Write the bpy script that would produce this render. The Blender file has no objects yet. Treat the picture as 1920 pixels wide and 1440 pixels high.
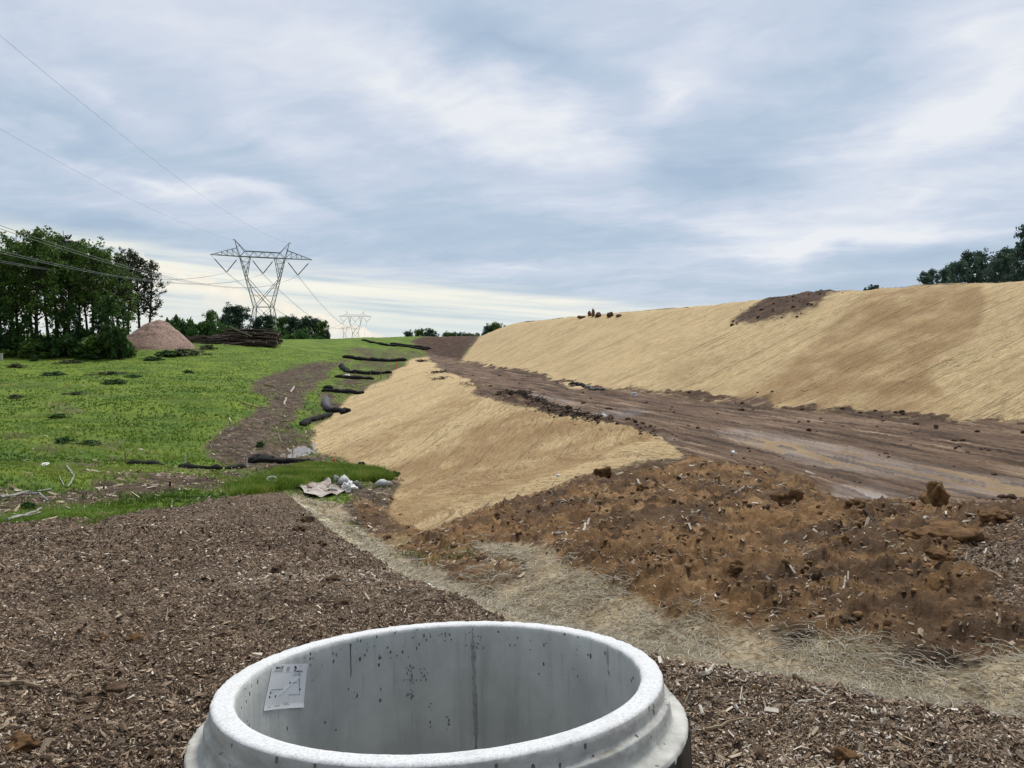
import bpy, math, random
import numpy as np
from mathutils import Vector, Matrix
from mathutils.geometry import delaunay_2d_cdt

# ------------------------------------------------------------ camera, world, sun, exposure
EYE = 1.65; F = 1442.0; YH = 640.0
PITCH = math.atan((720 - YH) / F)
scene = bpy.context.scene
COL = scene.collection
cd = bpy.data.cameras.new('camera'); cam = bpy.data.objects.new('camera', cd); COL.objects.link(cam)
cam.location = (0, 0, EYE); cam.rotation_euler = (math.radians(90) - PITCH, 0, 0)
cd.sensor_width = 36.0; cd.lens = 36.0 * F / 1920.0; cd.clip_start = 0.05; cd.clip_end = 9000
scene.camera = cam
SUN_EL = math.radians(60); SUN_AZ = math.radians(22)      # azimuth measured clockwise from the view direction (+Y)
sd = bpy.data.lights.new('sun', 'SUN'); sun = bpy.data.objects.new('sun', sd); COL.objects.link(sun)
sd.energy = 3.0; sd.angle = math.radians(12); sd.color = (1.0, 0.95, 0.88)
sv = Vector((math.sin(SUN_AZ) * math.cos(SUN_EL), math.cos(SUN_AZ) * math.cos(SUN_EL), math.sin(SUN_EL)))
sun.rotation_euler = sv.to_track_quat('Z', 'Y').to_euler(); sun.location = (40, -30, 90)
scene.view_settings.view_transform = 'Standard'; scene.view_settings.look = 'None'
scene.view_settings.exposure = 0.20; scene.view_settings.gamma = 1.0
scene.view_settings.use_curve_mapping = False

class NT:
    """small helper for writing node trees"""
    def __init__(s, tree): s.t = tree; s.n = tree.nodes; s.l = tree.links
    def node(s, kind, **kw):
        n = s.n.new(kind)
        for k, v in kw.items(): setattr(n, k, v)
        return n
    def put(s, sock, v):
        if isinstance(v, bpy.types.NodeSocket): s.l.new(v, sock)
        elif v is not None: sock.default_value = v
    def m(s, op, a, b=None, c=None, clamp=False):
        n = s.node('ShaderNodeMath', operation=op, use_clamp=clamp)
        s.put(n.inputs[0], a)
        if b is not None: s.put(n.inputs[1], b)
        if c is not None: s.put(n.inputs[2], c)
        return n.outputs[0]
    def vm(s, op, a, b=None):
        n = s.node('ShaderNodeVectorMath', operation=op); s.put(n.inputs[0], a)
        if b is not None: s.put(n.inputs[1], b)
        return n.outputs[0]
    def scale(s, v, xyz): return s.vm('MULTIPLY', v, tuple(xyz))
    def noise(s, vec, scale, detail=6, rough=0.55, dist=0.0):
        n = s.node('ShaderNodeTexNoise'); s.put(n.inputs['Vector'], vec)
        n.inputs['Scale'].default_value = scale; n.inputs['Detail'].default_value = detail
        n.inputs['Roughness'].default_value = rough; n.inputs['Distortion'].default_value = dist
        return n.outputs['Fac']
    def voro(s, vec, scale, out='Distance', feature='F1', rnd=1.0):
        n = s.node('ShaderNodeTexVoronoi', feature=feature); s.put(n.inputs['Vector'], vec)
        n.inputs['Scale'].default_value = scale; n.inputs['Randomness'].default_value = rnd
        return n.outputs[out]
    def mapr(s, v, a, b, c=0.0, d=1.0, smooth=False):
        n = s.node('ShaderNodeMapRange'); n.clamp = True
        if smooth: n.interpolation_type = 'SMOOTHSTEP'
        s.put(n.inputs[0], v)
        for i, q in enumerate((a, b, c, d)): s.put(n.inputs[i + 1], q)
        return n.outputs[0]
    def ramp(s, v, stops):
        n = s.node('ShaderNodeValToRGB'); s.put(n.inputs[0], v); e = n.color_ramp.elements
        while len(e) < len(stops): e.new(0.5)
        for el, (p, c) in zip(e, stops): el.position = p; el.color = (*c, 1)
        return n.outputs[0]
    def mix(s, f, a, b, mode='MIX'):
        n = s.node('ShaderNodeMix', data_type='RGBA', blend_type=mode)
        s.put(n.inputs[0], f)
        s.put(n.inputs[6], (*a, 1) if isinstance(a, tuple) and len(a) == 3 else a)
        s.put(n.inputs[7], (*b, 1) if isinstance(b, tuple) and len(b) == 3 else b)
        return n.outputs[2]
    def attr(s, name, out='Fac'): return s.node('ShaderNodeAttribute', attribute_name=name).outputs[out]
    def sep(s, v):
        n = s.node('ShaderNodeSeparateXYZ'); s.put(n.inputs[0], v); return n.outputs
    def comb(s, x, y, z=0.0):
        n = s.node('ShaderNodeCombineXYZ')
        for i, q in enumerate((x, y, z)): s.put(n.inputs[i], q)
        return n.outputs[0]

def build_world():
    w = bpy.data.worlds.new('World'); scene.world = w; w.use_nodes = True
    w.node_tree.nodes.clear(); T = NT(w.node_tree)
    out = T.node('ShaderNodeOutputWorld'); bg = T.node('ShaderNodeBackground')
    bg.inputs['Strength'].default_value = 0.1
    T.l.new(bg.outputs[0], out.inputs[0])
    sky = T.node('ShaderNodeTexSky'); sky.sky_type = 'NISHITA'; sky.sun_disc = False
    sky.sun_elevation = SUN_EL; sky.sun_rotation = SUN_AZ
    tc = T.node('ShaderNodeTexCoord'); d = tc.outputs['Generated']
    x, y, z = T.sep(d)
    az = T.m('MULTIPLY', T.m('ARCTAN2', x, y), 180 / math.pi)
    el = T.m('MULTIPLY', T.m('ARCSINE', z), 180 / math.pi)
    # cloud sheet seen in perspective
    zz = T.m('ADD', T.m('MAXIMUM', z, 0.0), 0.10)
    P = T.comb(T.m('DIVIDE', x, zz), T.m('DIVIDE', y, zz), 0.0)
    rot = T.node('ShaderNodeVectorRotate'); rot.rotation_type = 'Z_AXIS'
    T.put(rot.inputs['Vector'], P); rot.inputs['Angle'].default_value = math.radians(28)
    Pr = rot.outputs[0]
    wn = T.node('ShaderNodeTexNoise'); T.put(wn.inputs['Vector'], Pr); wn.inputs['Scale'].default_value = 0.9
    wn.inputs['Detail'].default_value = 4
    Pw = T.vm('ADD', Pr, T.scale(T.vm('SUBTRACT', wn.outputs['Color'], (0.5, 0.5, 0.5)), (0.9, 0.9, 0.9)))
    n1 = T.noise(T.scale(Pw, (0.45, 1.0, 1)), 0.85, 7, 0.52)
    n2 = T.noise(T.scale(Pw, (0.8, 1.7, 1)), 1.7, 8, 0.62)
    n3 = T.noise(T.scale(Pw, (1.6, 2.6, 1)), 4.2, 6, 0.62)
    # warped angular coordinates for the larger cloud banks
    wv = T.comb(az, T.m('MULTIPLY', el, 2.2), 0)
    wa = T.node('ShaderNodeTexNoise'); T.put(wa.inputs['Vector'], wv); wa.inputs['Scale'].default_value = 0.10
    wa.inputs['Detail'].default_value = 5
    AE = T.comb(az, el, 0)
    AW = T.vm('ADD', AE, T.scale(T.vm('SUBTRACT', wa.outputs['Color'], (0.5, 0.5, 0.5)), (16, 7, 0)))
    def ang(px, py):
        u, v = (px - 960) / F, -(py - 720) / F
        c, s = math.cos(-PITCH), math.sin(-PITCH)
        X, Y, Z = u, c - v * s, s + v * c
        return math.degrees(math.atan2(X, Y)), math.degrees(math.asin(Z / math.sqrt(X * X + Y * Y + Z * Z)))
    def blob(px, py, sx, sy, rt, src=AW):
        a, e = ang(px, py); k = 0.0397
        mp = T.node('ShaderNodeMapping', vector_type='TEXTURE'); T.put(mp.inputs[0], src)
        mp.inputs['Location'].default_value = (a, e, 0)
        mp.inputs['Rotation'].default_value = (0, 0, math.radians(-rt))
        mp.inputs['Scale'].default_value = (sx * k * 1.6, sy * k * 1.6, 1)
        g = T.node('ShaderNodeTexGradient', gradient_type='QUADRATIC_SPHERE'); T.put(g.inputs[0], mp.outputs[0])
        return g.outputs['Fac']
    acc = None
    for b in [(760,150,330,70,22,.55),(1040,255,260,60,12,.55),(300,40,380,80,12,.30),(1760,220,330,80,-22,.75),
              (1540,460,260,26,-2,.75),(1260,170,130,60,-45,.45),(340,330,300,22,8,.55),(1230,400,420,40,3,.25),
              (1840,60,200,60,-15,.30),(560,240,160,50,25,.2),(150,170,180,30,15,.25),(960,510,260,26,4,.25),(1700,390,300,30,-8,.3),
              (1300,300,240,70,4,-.65),(1120,440,420,50,6,-.35),(250,440,420,45,6,-.55),(960,90,220,60,18,-.45),
              (640,370,330,60,14,-.30),(1780,490,260,40,-5,-.35),(100,250,260,40,10,-.3),(1560,90,200,50,-35,-.3),(820,480,300,40,5,-.35),(1450,545,420,22,-2,-.3)]:
        v = T.m('MULTIPLY', blob(*b[:5]), b[5] * 1.05)
        acc = v if acc is None else T.m('ADD', acc, v)
    base = T.m('ADD', T.m('MULTIPLY', T.m('SUBTRACT', n1, 0.5), 0.85), T.m('MULTIPLY', T.m('SUBTRACT', n2, 0.5), 0.62))
    base = T.m('ADD', base, T.m('MULTIPLY', T.m('SUBTRACT', n3, 0.5), 0.32))
    c = T.m('ADD', T.m('ADD', base, acc), 0.50)
    cloud = T.ramp(c, [(0.0, (3.5, 4.45, 5.7)), (0.30, (4.2, 5.1, 6.25)), (0.52, (5.1, 5.75, 6.85)), (0.74, (6.2, 6.6, 7.4)), (1.0, (7.4, 7.6, 7.9))])
    # bright lower sky band, cream toward the horizon
    bn = T.noise(T.comb(T.m('MULTIPLY', az, 0.05), T.m('MULTIPLY', el, 0.6), 0), 1.6, 6, 0.55)
    edge = T.m('ADD', T.m('MULTIPLY', T.m('SUBTRACT', az, -16.0), -0.105), 5.5)
    bandtop = T.m('ADD', edge, T.m('MULTIPLY', T.m('SUBTRACT', bn, 0.5), 3.0))
    band = T.mapr(T.m('SUBTRACT', bandtop, el), -0.7, 1.1, smooth=True)
    band = T.m('MULTIPLY', band, T.mapr(az, 12, 27, 1, 0.05))
    bstreak = T.noise(T.comb(T.m('MULTIPLY', az, 0.04), T.m('MULTIPLY', T.m('ADD', el, T.m('MULTIPLY', az, 0.07)), 1.1), 3.0), 1.3, 6, 0.55)
    bandcol = T.ramp(bstreak, [(0.34, (4.9, 5.8, 6.2)), (0.45, (7.2, 7.4, 6.9)), (0.58, (8.9, 8.6, 7.3))])
    low = T.mapr(el, 0.4, 3.4, 1, 0, smooth=True)
    bandcol = T.mix(T.m('MULTIPLY', low, 0.6), bandcol, (5.6, 6.6, 6.9))
    col = T.mix(T.m('MULTIPLY', band, 0.82), cloud, bandcol)
    # cumulus bank sinking to the right behind the pylons
    cn = T.noise(T.comb(az, T.m('MULTIPLY', el, 1.3), 0), 0.75, 7, 0.6)
    top = T.m('ADD', T.m('MULTIPLY', T.m('ADD', az, 18.0), -0.33), 3.3)
    top = T.m('ADD', top, T.m('MULTIPLY', T.m('SUBTRACT', cn, 0.5), 2.6))
    cu = T.mapr(T.m('SUBTRACT', top, el), 0.0, 0.18, smooth=True)
    body = T.mapr(T.m('SUBTRACT', top, el), 0.3, 2.0, 1, 0.12, smooth=True)
    cu = T.m('MULTIPLY', T.m('MULTIPLY', cu, body), T.mapr(az, -28, -23))
    cu = T.m('MULTIPLY', cu, T.mapr(az, -10.5, -8, 1, 0))
    cucol = T.mix(T.noise(T.comb(az, el, 5.0), 1.1, 6, 0.6), (7.2, 6.7, 5.9), (9.8, 9.1, 7.7))
    col = T.mix(T.m('MULTIPLY', cu, 0.85), col, cucol)
    # blend with the physical sky; below the horizon a dull earth tone
    col = T.mix(0.93, sky.outputs[0], col)
    col = T.mix(T.mapr(el, -1.5, -0.2), (1.2, 1.2, 1.0), col)
    col = T.vm('MULTIPLY', col, T.comb(*[T.mapr(y, -.7, .35, .62, 1.0, smooth=True)]*3))   # unseen sky behind the viewer dimmed, added to deepen shading
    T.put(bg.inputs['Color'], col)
build_world()

# ------------------------------------------------------------ bookkeeping
def tag(o, label=None, cat=None, group=None, kind=None):
    if label: o['label'] = label
    if cat: o['category'] = cat
    if group: o['group'] = group
    if kind: o['kind'] = kind
    return o
def empty(name, loc, label, cat, group=None, rz=0.0, s=1.0):
    o = bpy.data.objects.new(name, None); COL.objects.link(o)
    o.location = loc; o.rotation_euler = (0, 0, rz); o.scale = (s, s, s) if not isinstance(s, tuple) else s
    o.empty_display_size = 0.3
    return tag(o, label, cat, group)
def mesh_np(name, V, faces, mats, smooth=False, parent=None, loops=None):
    """faces: (N,k) int array"""
    V = np.asarray(V, np.float32); faces = np.asarray(faces, np.int32)
    me = bpy.data.meshes.new(name)
    me.vertices.add(len(V)); me.vertices.foreach_set('co', V.ravel())
    k = faces.shape[1]; me.loops.add(faces.size); me.loops.foreach_set('vertex_index', faces.ravel())
    me.polygons.add(len(faces)); me.polygons.foreach_set('loop_start', np.arange(0, faces.size, k, dtype=np.int32))
    me.polygons.foreach_set('use_smooth', np.full(len(faces), smooth, bool))
    me.update(calc_edges=True)
    for mt in (mats if isinstance(mats, (list, tuple)) else [mats]): me.materials.append(mt)
    o = bpy.data.objects.new(name, me); COL.objects.link(o)
    if parent is not None: o.parent = parent
    return o
def fattr(me, name, data, kind='FLOAT'):
    a = me.attributes.new(name, kind, 'POINT')
    if kind == 'FLOAT': a.data.foreach_set('value', np.asarray(data, np.float32).ravel())
    elif kind == 'FLOAT_VECTOR': a.data.foreach_set('vector', np.asarray(data, np.float32).ravel())
    else: a.data.foreach_set('color', np.asarray(data, np.float32).ravel())

class MB:
    """collects triangles/quads of tubes, boxes, quads, lumps into one mesh"""
    def __init__(s): s.V = []; s.Fc = []; s.n = 0
    def add(s, V, Fs):
        V = np.asarray(V, float); s.V.append(V)
        for f in Fs: s.Fc.append(tuple(int(i) + s.n for i in f))
        s.n += len(V)
    def bar(s, a, b, w, w2=None):
        a = np.array(a, float); b = np.array(b, float); w2 = w if w2 is None else w2
        d = b - a; L = np.linalg.norm(d)
        if L < 1e-6: return
        d /= L; r = np.cross(d, [0, 0, 1.0])
        if np.linalg.norm(r) < .05: r = np.cross(d, [0, 1.0, 0])
        r /= np.linalg.norm(r); u = np.cross(r, d)
        V = [a + r*w/2*i + u*w/2*j for i, j in ((-1,-1),(1,-1),(1,1),(-1,1))] + [b + r*w2/2*i + u*w2/2*j for i, j in ((-1,-1),(1,-1),(1,1),(-1,1))]
        s.add(V, [(0,1,2,3),(7,6,5,4),(0,4,5,1),(1,5,6,2),(2,6,7,3),(3,7,4,0)])
    def tube(s, pts, rad, n=8, caps=True, jit=0.0, rng=None):
        pts = np.array(pts, float); m = len(pts)
        rad = np.full(m, rad, float) if np.isscalar(rad) else np.array(rad, float)
        V = []; tg = np.gradient(pts, axis=0); tg /= np.linalg.norm(tg, axis=1)[:, None] + 1e-9
        r = np.cross(tg[0], [0, 0, 1.0])
        if np.linalg.norm(r) < .1: r = np.cross(tg[0], [0, 1.0, 0])
        for i in range(m):
            r = r - tg[i] * (r @ tg[i]); r /= np.linalg.norm(r) + 1e-9; u = np.cross(tg[i], r)
            for k in range(n):
                a = 2 * math.pi * k / n; q = rad[i] * (1 + (rng.uniform(-jit, jit) if rng else 0))
                V.append(pts[i] + (r * math.cos(a) + u * math.sin(a)) * q)
        Fs = [(i*n+k, i*n+(k+1) % n, (i+1)*n+(k+1) % n, (i+1)*n+k) for i in range(m-1) for k in range(n)]
        if caps: Fs += [tuple(range(n))[::-1], tuple((m-1)*n + k for k in range(n))]
        s.add(V, Fs)
    def build(s, name, mat, parent=None, smooth=False):
        me = bpy.data.meshes.new(name)
        me.from_pydata([tuple(v) for v in np.concatenate(s.V)], [], s.Fc); me.update()
        for mt in (mat if isinstance(mat, (list, tuple)) else [mat]): me.materials.append(mt)
        if smooth: me.polygons.foreach_set('use_smooth', np.ones(len(me.polygons), bool))
        o = bpy.data.objects.new(name, me); COL.objects.link(o)
        if parent is not None: o.parent = parent
        return o

# ------------------------------------------------------------ numpy noise
def _h(ix, iy, s):
    h = (ix.astype(np.int64) * 374761393 + iy.astype(np.int64) * 668265263 + s * 974711) & 0xffffffff
    h = ((h ^ (h >> 13)) * 1274126177) & 0xffffffff
    h = ((h ^ (h >> 16)) * 2246822519) & 0xffffffff
    return ((h ^ (h >> 15)) & 0xffffff) / float(0xffffff)
def gn(x, y, s=0):
    ix = np.floor(x); iy = np.floor(y); fx = x - ix; fy = y - iy
    u = fx*fx*fx*(fx*(fx*6-15)+10); v = fy*fy*fy*(fy*(fy*6-15)+10)
    def g(a, b):
        t = _h(ix + a, iy + b, s) * 2 * np.pi
        return np.cos(t) * (fx - a) + np.sin(t) * (fy - b)
    n0 = g(0, 0) * (1-u) + g(1, 0) * u; n1 = g(0, 1) * (1-u) + g(1, 1) * u
    return (n0 * (1-v) + n1 * v) * 1.5
def fbm(x, y, o=4, s=0, g=.5):
    t = 0; a = 1; k = 0
    for i in range(o): t = t + a * gn(x * 2**i, y * 2**i, s + i * 17); k += a; a *= g
    return t / k
def ridged(x, y, o=4, s=0):
    t = 0; a = 1; k = 0
    for i in range(o): t = t + a * (1 - 2*np.abs(gn(x * 2**i, y * 2**i, s + i * 17))); k += a; a *= .5
    return t / k

# ------------------------------------------------------------ survey points -> TIN -> ground
CP, SP = math.cos(-PITCH), math.sin(-PITCH)
def ray(px, py):
    u, v = (px - 960) / F, -(py - 720) / F
    return np.array([u, CP - v * SP, SP + v * CP])
def W(px, py, Y):
    d = ray(px, py); return np.array([0, 0, EYE]) + d * (Y / d[1])

pts = []; idx = {}
def add(lst, direct=False):
    r = []
    for q in lst:
        w = np.array(q, float) if direct else W(*q)
        key = (round(w[0], 2), round(w[1], 2))
        if key not in idx: idx[key] = len(pts); pts.append(w)
        r.append(idx[key])
    return r
def rd(py): return F * 4.0 / (py - YH)
lines = []
toeR_px = [(860,680),(930,693),(1000,705),(1070,722),(1130,737),(1300,747),(1440,768),(1600,782),(1700,791),(1920,812)]
toeR = add([(a, b, rd(b)) for a, b in toeR_px]) + add([(28,18,-2.3),(36,-12,-1.8),(50,-60,-1)], True); lines.append(toeR)
crR_px = [(950,605,177),(1100,588,121),(1250,577,98),(1400,561,79),(1480,553,72),(1565,544,65),(1700,535,59),(1920,523,52.5)]
crR = add(crR_px) + add([(47,36,6.4),(60,-5,6.6),(80,-60,6.6)], True); lines.append(crR)
add([(10,185,5.7),(22,135,5.6),(36,112,5.6),(48,92,5.5),(60,80,5.5),(75,60,5.8),(90,10,6.2),(60,260,4.2),(150,250,4.5),(120,120,5.5),(250,100,5),(350,300,2)], True)
crL_px = [(1290,857),(1240,822),(1180,801),(1120,790),(1040,778),(930,742),(870,716),(830,692),(800,669)]
crL = add([(a, b, rd(b)) for a, b in crL_px]); lines.append(crL)
toeL_px = [(770,676,150),(740,697,120),(680,735,95),(640,765,80),(590,805,66),(600,850,50),(690,885,40),(760,905,36),(740,965,26),(850,990,19.5),(950,1020,14.5)]
toeL = add(toeL_px); lines.append(toeL)
lip = add([(560,930,29),(640,1000,17),(740,1065,11.3),(900,1145,7.5),(1000,1190,6.35),(1240,1240,5.6),(1600,1300,4.9),(1920,1370,4.25)]); lines.append(lip)
bot = add([(560,905,34),(640,928,31),(690,975,23.5),(780,1030,14.6),(900,1085,10.4),(1050,1135,8.4),(1250,1190,7.0),(1500,1240,6.05),(1920,1310,5.0)]); lines.append(bot)
up = add([(1100,1085,9.7),(1300,1150,7.6),(1600,1190,6.5),(1920,1230,5.85)]); lines.append([toeL[-1]] + up)
add([(1240,975,15.2),(1500,990,13.6),(1700,970,14.2),(1920,985,12.4),(1550,945,17.2),(1500,1090,8.95),(1900,1090,8.4),(1200,1045,10.9),(1050,930,21.5),(1120,893,24.6),(1700,1060,9.9),(1350,900,22.3),(1500,905,21.0),(1300,1020,12.0)])
mc = add([(1600,948,15.6),(1760,952,14.9),(1900,958,13.9),(2150,965,13.2)]); lines.append(mc)
add([(1560,935,rd(935)),(1700,940,rd(940)),(1850,940,rd(940)),(2100,950,rd(950)),(1420,870,rd(870)),(1500,880,rd(880))])
add([(1920,870,rd(870)),(1600,840,rd(840)),(1300,780,rd(780)),(1100,750,rd(750)),(950,712,rd(712)),(860,690,rd(690))])
add([(0,1440,3.8),(300,1300,4.9),(0,1200,6.15),(300,1100,8.3),(500,1180,6.5),(0,985,14),(200,975,15.5),(400,935,21),(600,1090,8.6),(450,1000,13.1),
     (0,900,25),(0,850,38),(240,870,36),(345,870,38),(462,871,41),(500,850,47),(555,843,50),(560,880,38),(480,900,31),(200,920,23),
     (0,780,60),(0,700,100),(0,662,135),(150,700,108),(150,780,60),(300,760,65),(300,700,112),(300,652,145),(450,780,66),(450,700,112),(450,640,168),
     (150,656,140),(560,700,115),(540,780,68),(620,662,168),(640,634,235),(540,636,200),(760,633,255),(700,655,182),(700,690,132),(790,650,205),
     (840,629,238),(885,636,215),(865,655,200),(820,664,205),(810,640,222)])
add([(0,0,0),(-4,3,-.36),(4,3,-.36),(-12,0,0),(12,0,-.1),(-12,5,-.7),(10,4,-.5),(0,-8,.4),(-30,-8,.8),(20,-8,-.4),(-60,-60,3),(0,-60,1.5),
     (-30,12,-1.2),(-50,30,-2.5),(-70,60,-3),(-95,100,-1.8),(-140,150,-3),(-120,20,-1),
     (-400,-300,2),(400,-300,2),(-400,100,-3),(-250,150,-5),(-150,200,-4),(-86,270,-1),(-60,330,-4),(0,330,-4),(60,330,-1),(-250,350,-6),
     (-300,600,-12),(0,600,-12),(300,600,-10),(-900,1100,10),(-1500,900,16),(-650,1300,14),(-300,1400,-14),(0,1500,-14),(900,1400,-10),(2600,2600,-15),(-2600,2600,-10),(2600,-2600,0),(-2600,-2600,0),(0,2800,-14),(2600,0,0),(-2600,0,0),(-600,500,-10)], True)
edges = [(a, b) for l in lines for a, b in zip(l[:-1], l[1:])]
res = delaunay_2d_cdt([Vector((p[0], p[1])) for p in pts], edges, [], 0, 1e-4)
tv = np.array([(v.x, v.y) for v in res[0]]); tz = np.zeros(len(tv))
for i, orig in enumerate(res[3]):
    if len(orig): tz[i] = pts[orig[0]][2]
    else:
        d2 = sorted((((pts[a][:2] - tv[i])**2).sum()**.5 + ((pts[b][:2] - tv[i])**2).sum()**.5 - ((pts[a][:2] - pts[b][:2])**2).sum()**.5, a, b) for a, b in edges)[0]
        a, b = pts[d2[1]], pts[d2[2]]; t = np.linalg.norm(tv[i] - a[:2]) / np.linalg.norm(b[:2] - a[:2]); tz[i] = a[2] * (1-t) + b[2] * t
tris = [tuple(f) for f in res[2]]
def tin(x, y):
    x = np.atleast_1d(np.asarray(x, float)); y = np.atleast_1d(np.asarray(y, float))
    z = np.full(x.shape, np.nan); xf = x.ravel(); yf = y.ravel(); zf = z.ravel()
    for a, b, c in tris:
        A, B, C_ = tv[a], tv[b], tv[c]
        m = (xf >= min(A[0], B[0], C_[0]) - 1e-6) & (xf <= max(A[0], B[0], C_[0]) + 1e-6) & (yf >= min(A[1], B[1], C_[1]) - 1e-6) & (yf <= max(A[1], B[1], C_[1]) + 1e-6)
        if not m.any(): continue
        i = np.nonzero(m)[0]; X = xf[i] - A[0]; Y = yf[i] - A[1]
        e1 = B - A; e2 = C_ - A; dt = e1[0]*e2[1] - e1[1]*e2[0]
        if abs(dt) < 1e-9: continue
        u = (X*e2[1] - Y*e2[0]) / dt; v = (Y*e1[0] - X*e1[1]) / dt
        k = (u >= -1e-6) & (v >= -1e-6) & (u + v <= 1 + 1e-6)
        zf[i[k]] = tz[a] + u[k] * (tz[b] - tz[a]) + v[k] * (tz[c] - tz[a])
    zf[np.isnan(zf)] = 0
    return zf.reshape(x.shape)

# polar grid: fine where the camera looks, coarse elsewhere
ANG = np.radians(np.concatenate([np.arange(-180, -38, 2.0), np.arange(-38, 38, 0.085), np.arange(38, 180.1, 2.0)]))
ANG[-1] = math.pi
RAD = np.exp(np.arange(math.log(0.6), math.log(2500), 0.0086))
AA, RR = np.meshgrid(ANG, RAD, indexing='ij')
GX = RR * np.sin(AA); GY = RR * np.cos(AA)
GZ = tin(GX, GY)
def blur(Z, n, axis):
    k = 2*n + 1
    if axis == 0: P = np.concatenate([Z[:1].repeat(n, 0), Z, Z[-1:].repeat(n, 0)]); c = np.cumsum(np.concatenate([np.zeros_like(P[:1]), P]), 0); return (c[k:] - c[:-k]) / k
    P = np.concatenate([Z[:, :1].repeat(n, 1), Z, Z[:, -1:].repeat(n, 1)], 1); c = np.cumsum(np.concatenate([np.zeros_like(P[:, :1]), P], 1), 1); return (c[:, k:] - c[:, :-k]) / k
fine = (np.degrees(AA) > -37) & (np.degrees(AA) < 37)
Z1 = GZ.copy()
for _ in range(2): Z1 = blur(blur(Z1, 9, 0), 3, 1)
GZ = np.where(fine, Z1, GZ)
for _ in range(2): GZ = blur(GZ, 2, 1)
LR = np.log(RAD)
def grid_sample(G, x, y):
    x = np.asarray(x, float); y = np.asarray(y, float)
    a = np.arctan2(x, y); r = np.maximum(np.hypot(x, y), RAD[0] * 1.001)
    i = np.clip(np.searchsorted(ANG, a) - 1, 0, len(ANG) - 2); ta = (a - ANG[i]) / (ANG[i+1] - ANG[i])
    q = (np.log(r) - LR[0]) / (LR[1] - LR[0]); j = np.clip(q.astype(int), 0, len(RAD) - 2); tr = np.clip(q - j, 0, 1)
    return (G[i, j]*(1-ta) + G[i+1, j]*ta)*(1-tr) + (G[i, j+1]*(1-ta) + G[i+1, j+1]*ta)*tr
TT = np.exp(np.linspace(math.log(2.2), math.log(900), 2600))
def hit(px, py):
    """where the sight line of a survey pixel meets the smooth ground"""
    for k in range(60):
        d = ray(px, py + k * 1.0); d = d / math.hypot(d[0], d[1])
        z = EYE + d[2] * TT; g = grid_sample(GZ0, d[0]*TT, d[1]*TT)
        w = np.nonzero(z < g)[0]
        if len(w) and w[0] > 0: t = TT[w[0]]; return np.array([d[0]*t, d[1]*t])
    return np.array([d[0]*50, d[1]*50])
GZ0 = GZ.copy()
def poly(px): return np.array([hit(a, b) for a, b in px])
def inside(P, x, y):
    r = np.zeros(x.shape, bool); n = len(P)
    for i in range(n):
        x1, y1 = P[i]; x2, y2 = P[(i+1) % n]
        if y1 == y2: continue
        c = ((y1 > y) != (y2 > y)) & (x < (x2-x1)*(y-y1)/(y2-y1) + x1); r ^= c
    return r
wob = np.minimum(RR, 60) * 0.026 + 0.08
NX = GX + wob * 1.6 * fbm(GX/(wob*7), GY/(wob*7), 4, 5); NY = GY + wob * 1.6 * fbm(GX/(wob*7), GY/(wob*7), 4, 61)
def zone(P, warp=True): return inside(P, NX if warp else GX, NY if warp else GY)
Wp = lambda l: np.array([W(*q)[:2] for q in l])

chips_P = np.vstack([poly([(0,985),(100,978),(200,965),(300,950),(400,935),(500,925),(560,930),(640,1000),(740,1066),(900,1147),(1000,1192),(1240,1242),(1420,1275),(1600,1305),(1920,1372)]), [(8,3.2),(30,0),(60,-60),(-60,-60),(-60,8),(-20,12)]])
mat_P = poly([(560,928),(640,998),(740,1063),(900,1144),(1000,1189),(1240,1239),(1400,1268),(1600,1300),(1919,1368),(1919,1225),(1750,1222),(1620,1196),(1540,1178),(1400,1165),(1250,1140),(1150,1095),(1060,1060),(1000,1040),(930,1020),(880,1012),(820,1040),(760,1015),(690,980),(620,940)])
mat_P = np.vstack([mat_P[:9], [(6.5, 3.6), (7.5, 5.2)], mat_P[9:]])
strip_P = poly([(558,926),(640,978),(700,1018),(800,1072),(900,1122),(965,1160),(900,1146),(820,1104),(740,1063),(640,998)])
botmud_P = poly([(640,935),(700,985),(760,1012),(830,1050),(900,1080),(960,1060),(860,1010),(800,985),(740,965),(690,940)])
soil_P = np.vstack([poly([(740,1020),(850,980),(960,940),(1110,891),(1290,864),(1262,832),(1350,850),(1420,868),(1500,888),(1540,910),(1545,945),(1660,950)]), Wp([(1760,952,16),(1900,958,15),(2150,965,14)]), poly([(1919,1228)])+[(2.2, 0)], poly([(1919,1228),(1600,1190),(1250,1138),(1100,1083),(950,1025),(850,1015)])])
chipR_P = poly([(1850,1010),(1919,975),(1919,1170),(1850,1120),(1800,1060)]); chipR_P = np.vstack([chipR_P[:2], [(10.5,12.5),(6.5,6.5)], chipR_P[2:]])
road_P = np.vstack([Wp([(a, b, rd(b)) for a, b in crL_px]), Wp([(770,655,215),(790,632,240),(900,625,240)]), Wp([(890,640,200)]), Wp([(a, b, rd(b)) for a, b in toeR_px]), [(28,18),(36,-12),(14,-10),(11,12)], Wp([(1760,952,16.5),(1660,950,17.6),(1545,945,18.6),(1500,885,22.5),(1400,872,25)])])
strawR_P = np.vstack([Wp([(a, b, rd(b)) for a, b in toeR_px]), [(28,18),(36,-12),(62,-5),(50,38)], (Wp(crR_px) + np.array([2.2, .8]))[::-1], [W(900,636,192)[:2]]])
strawL_P = np.vstack([Wp(toeL_px[:8]), poly([(735,955),(690,985),(730,1020),(850,978),(960,938),(1110,889)]), Wp([(a, b, rd(b)) for a, b in crL_px])])
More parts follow.
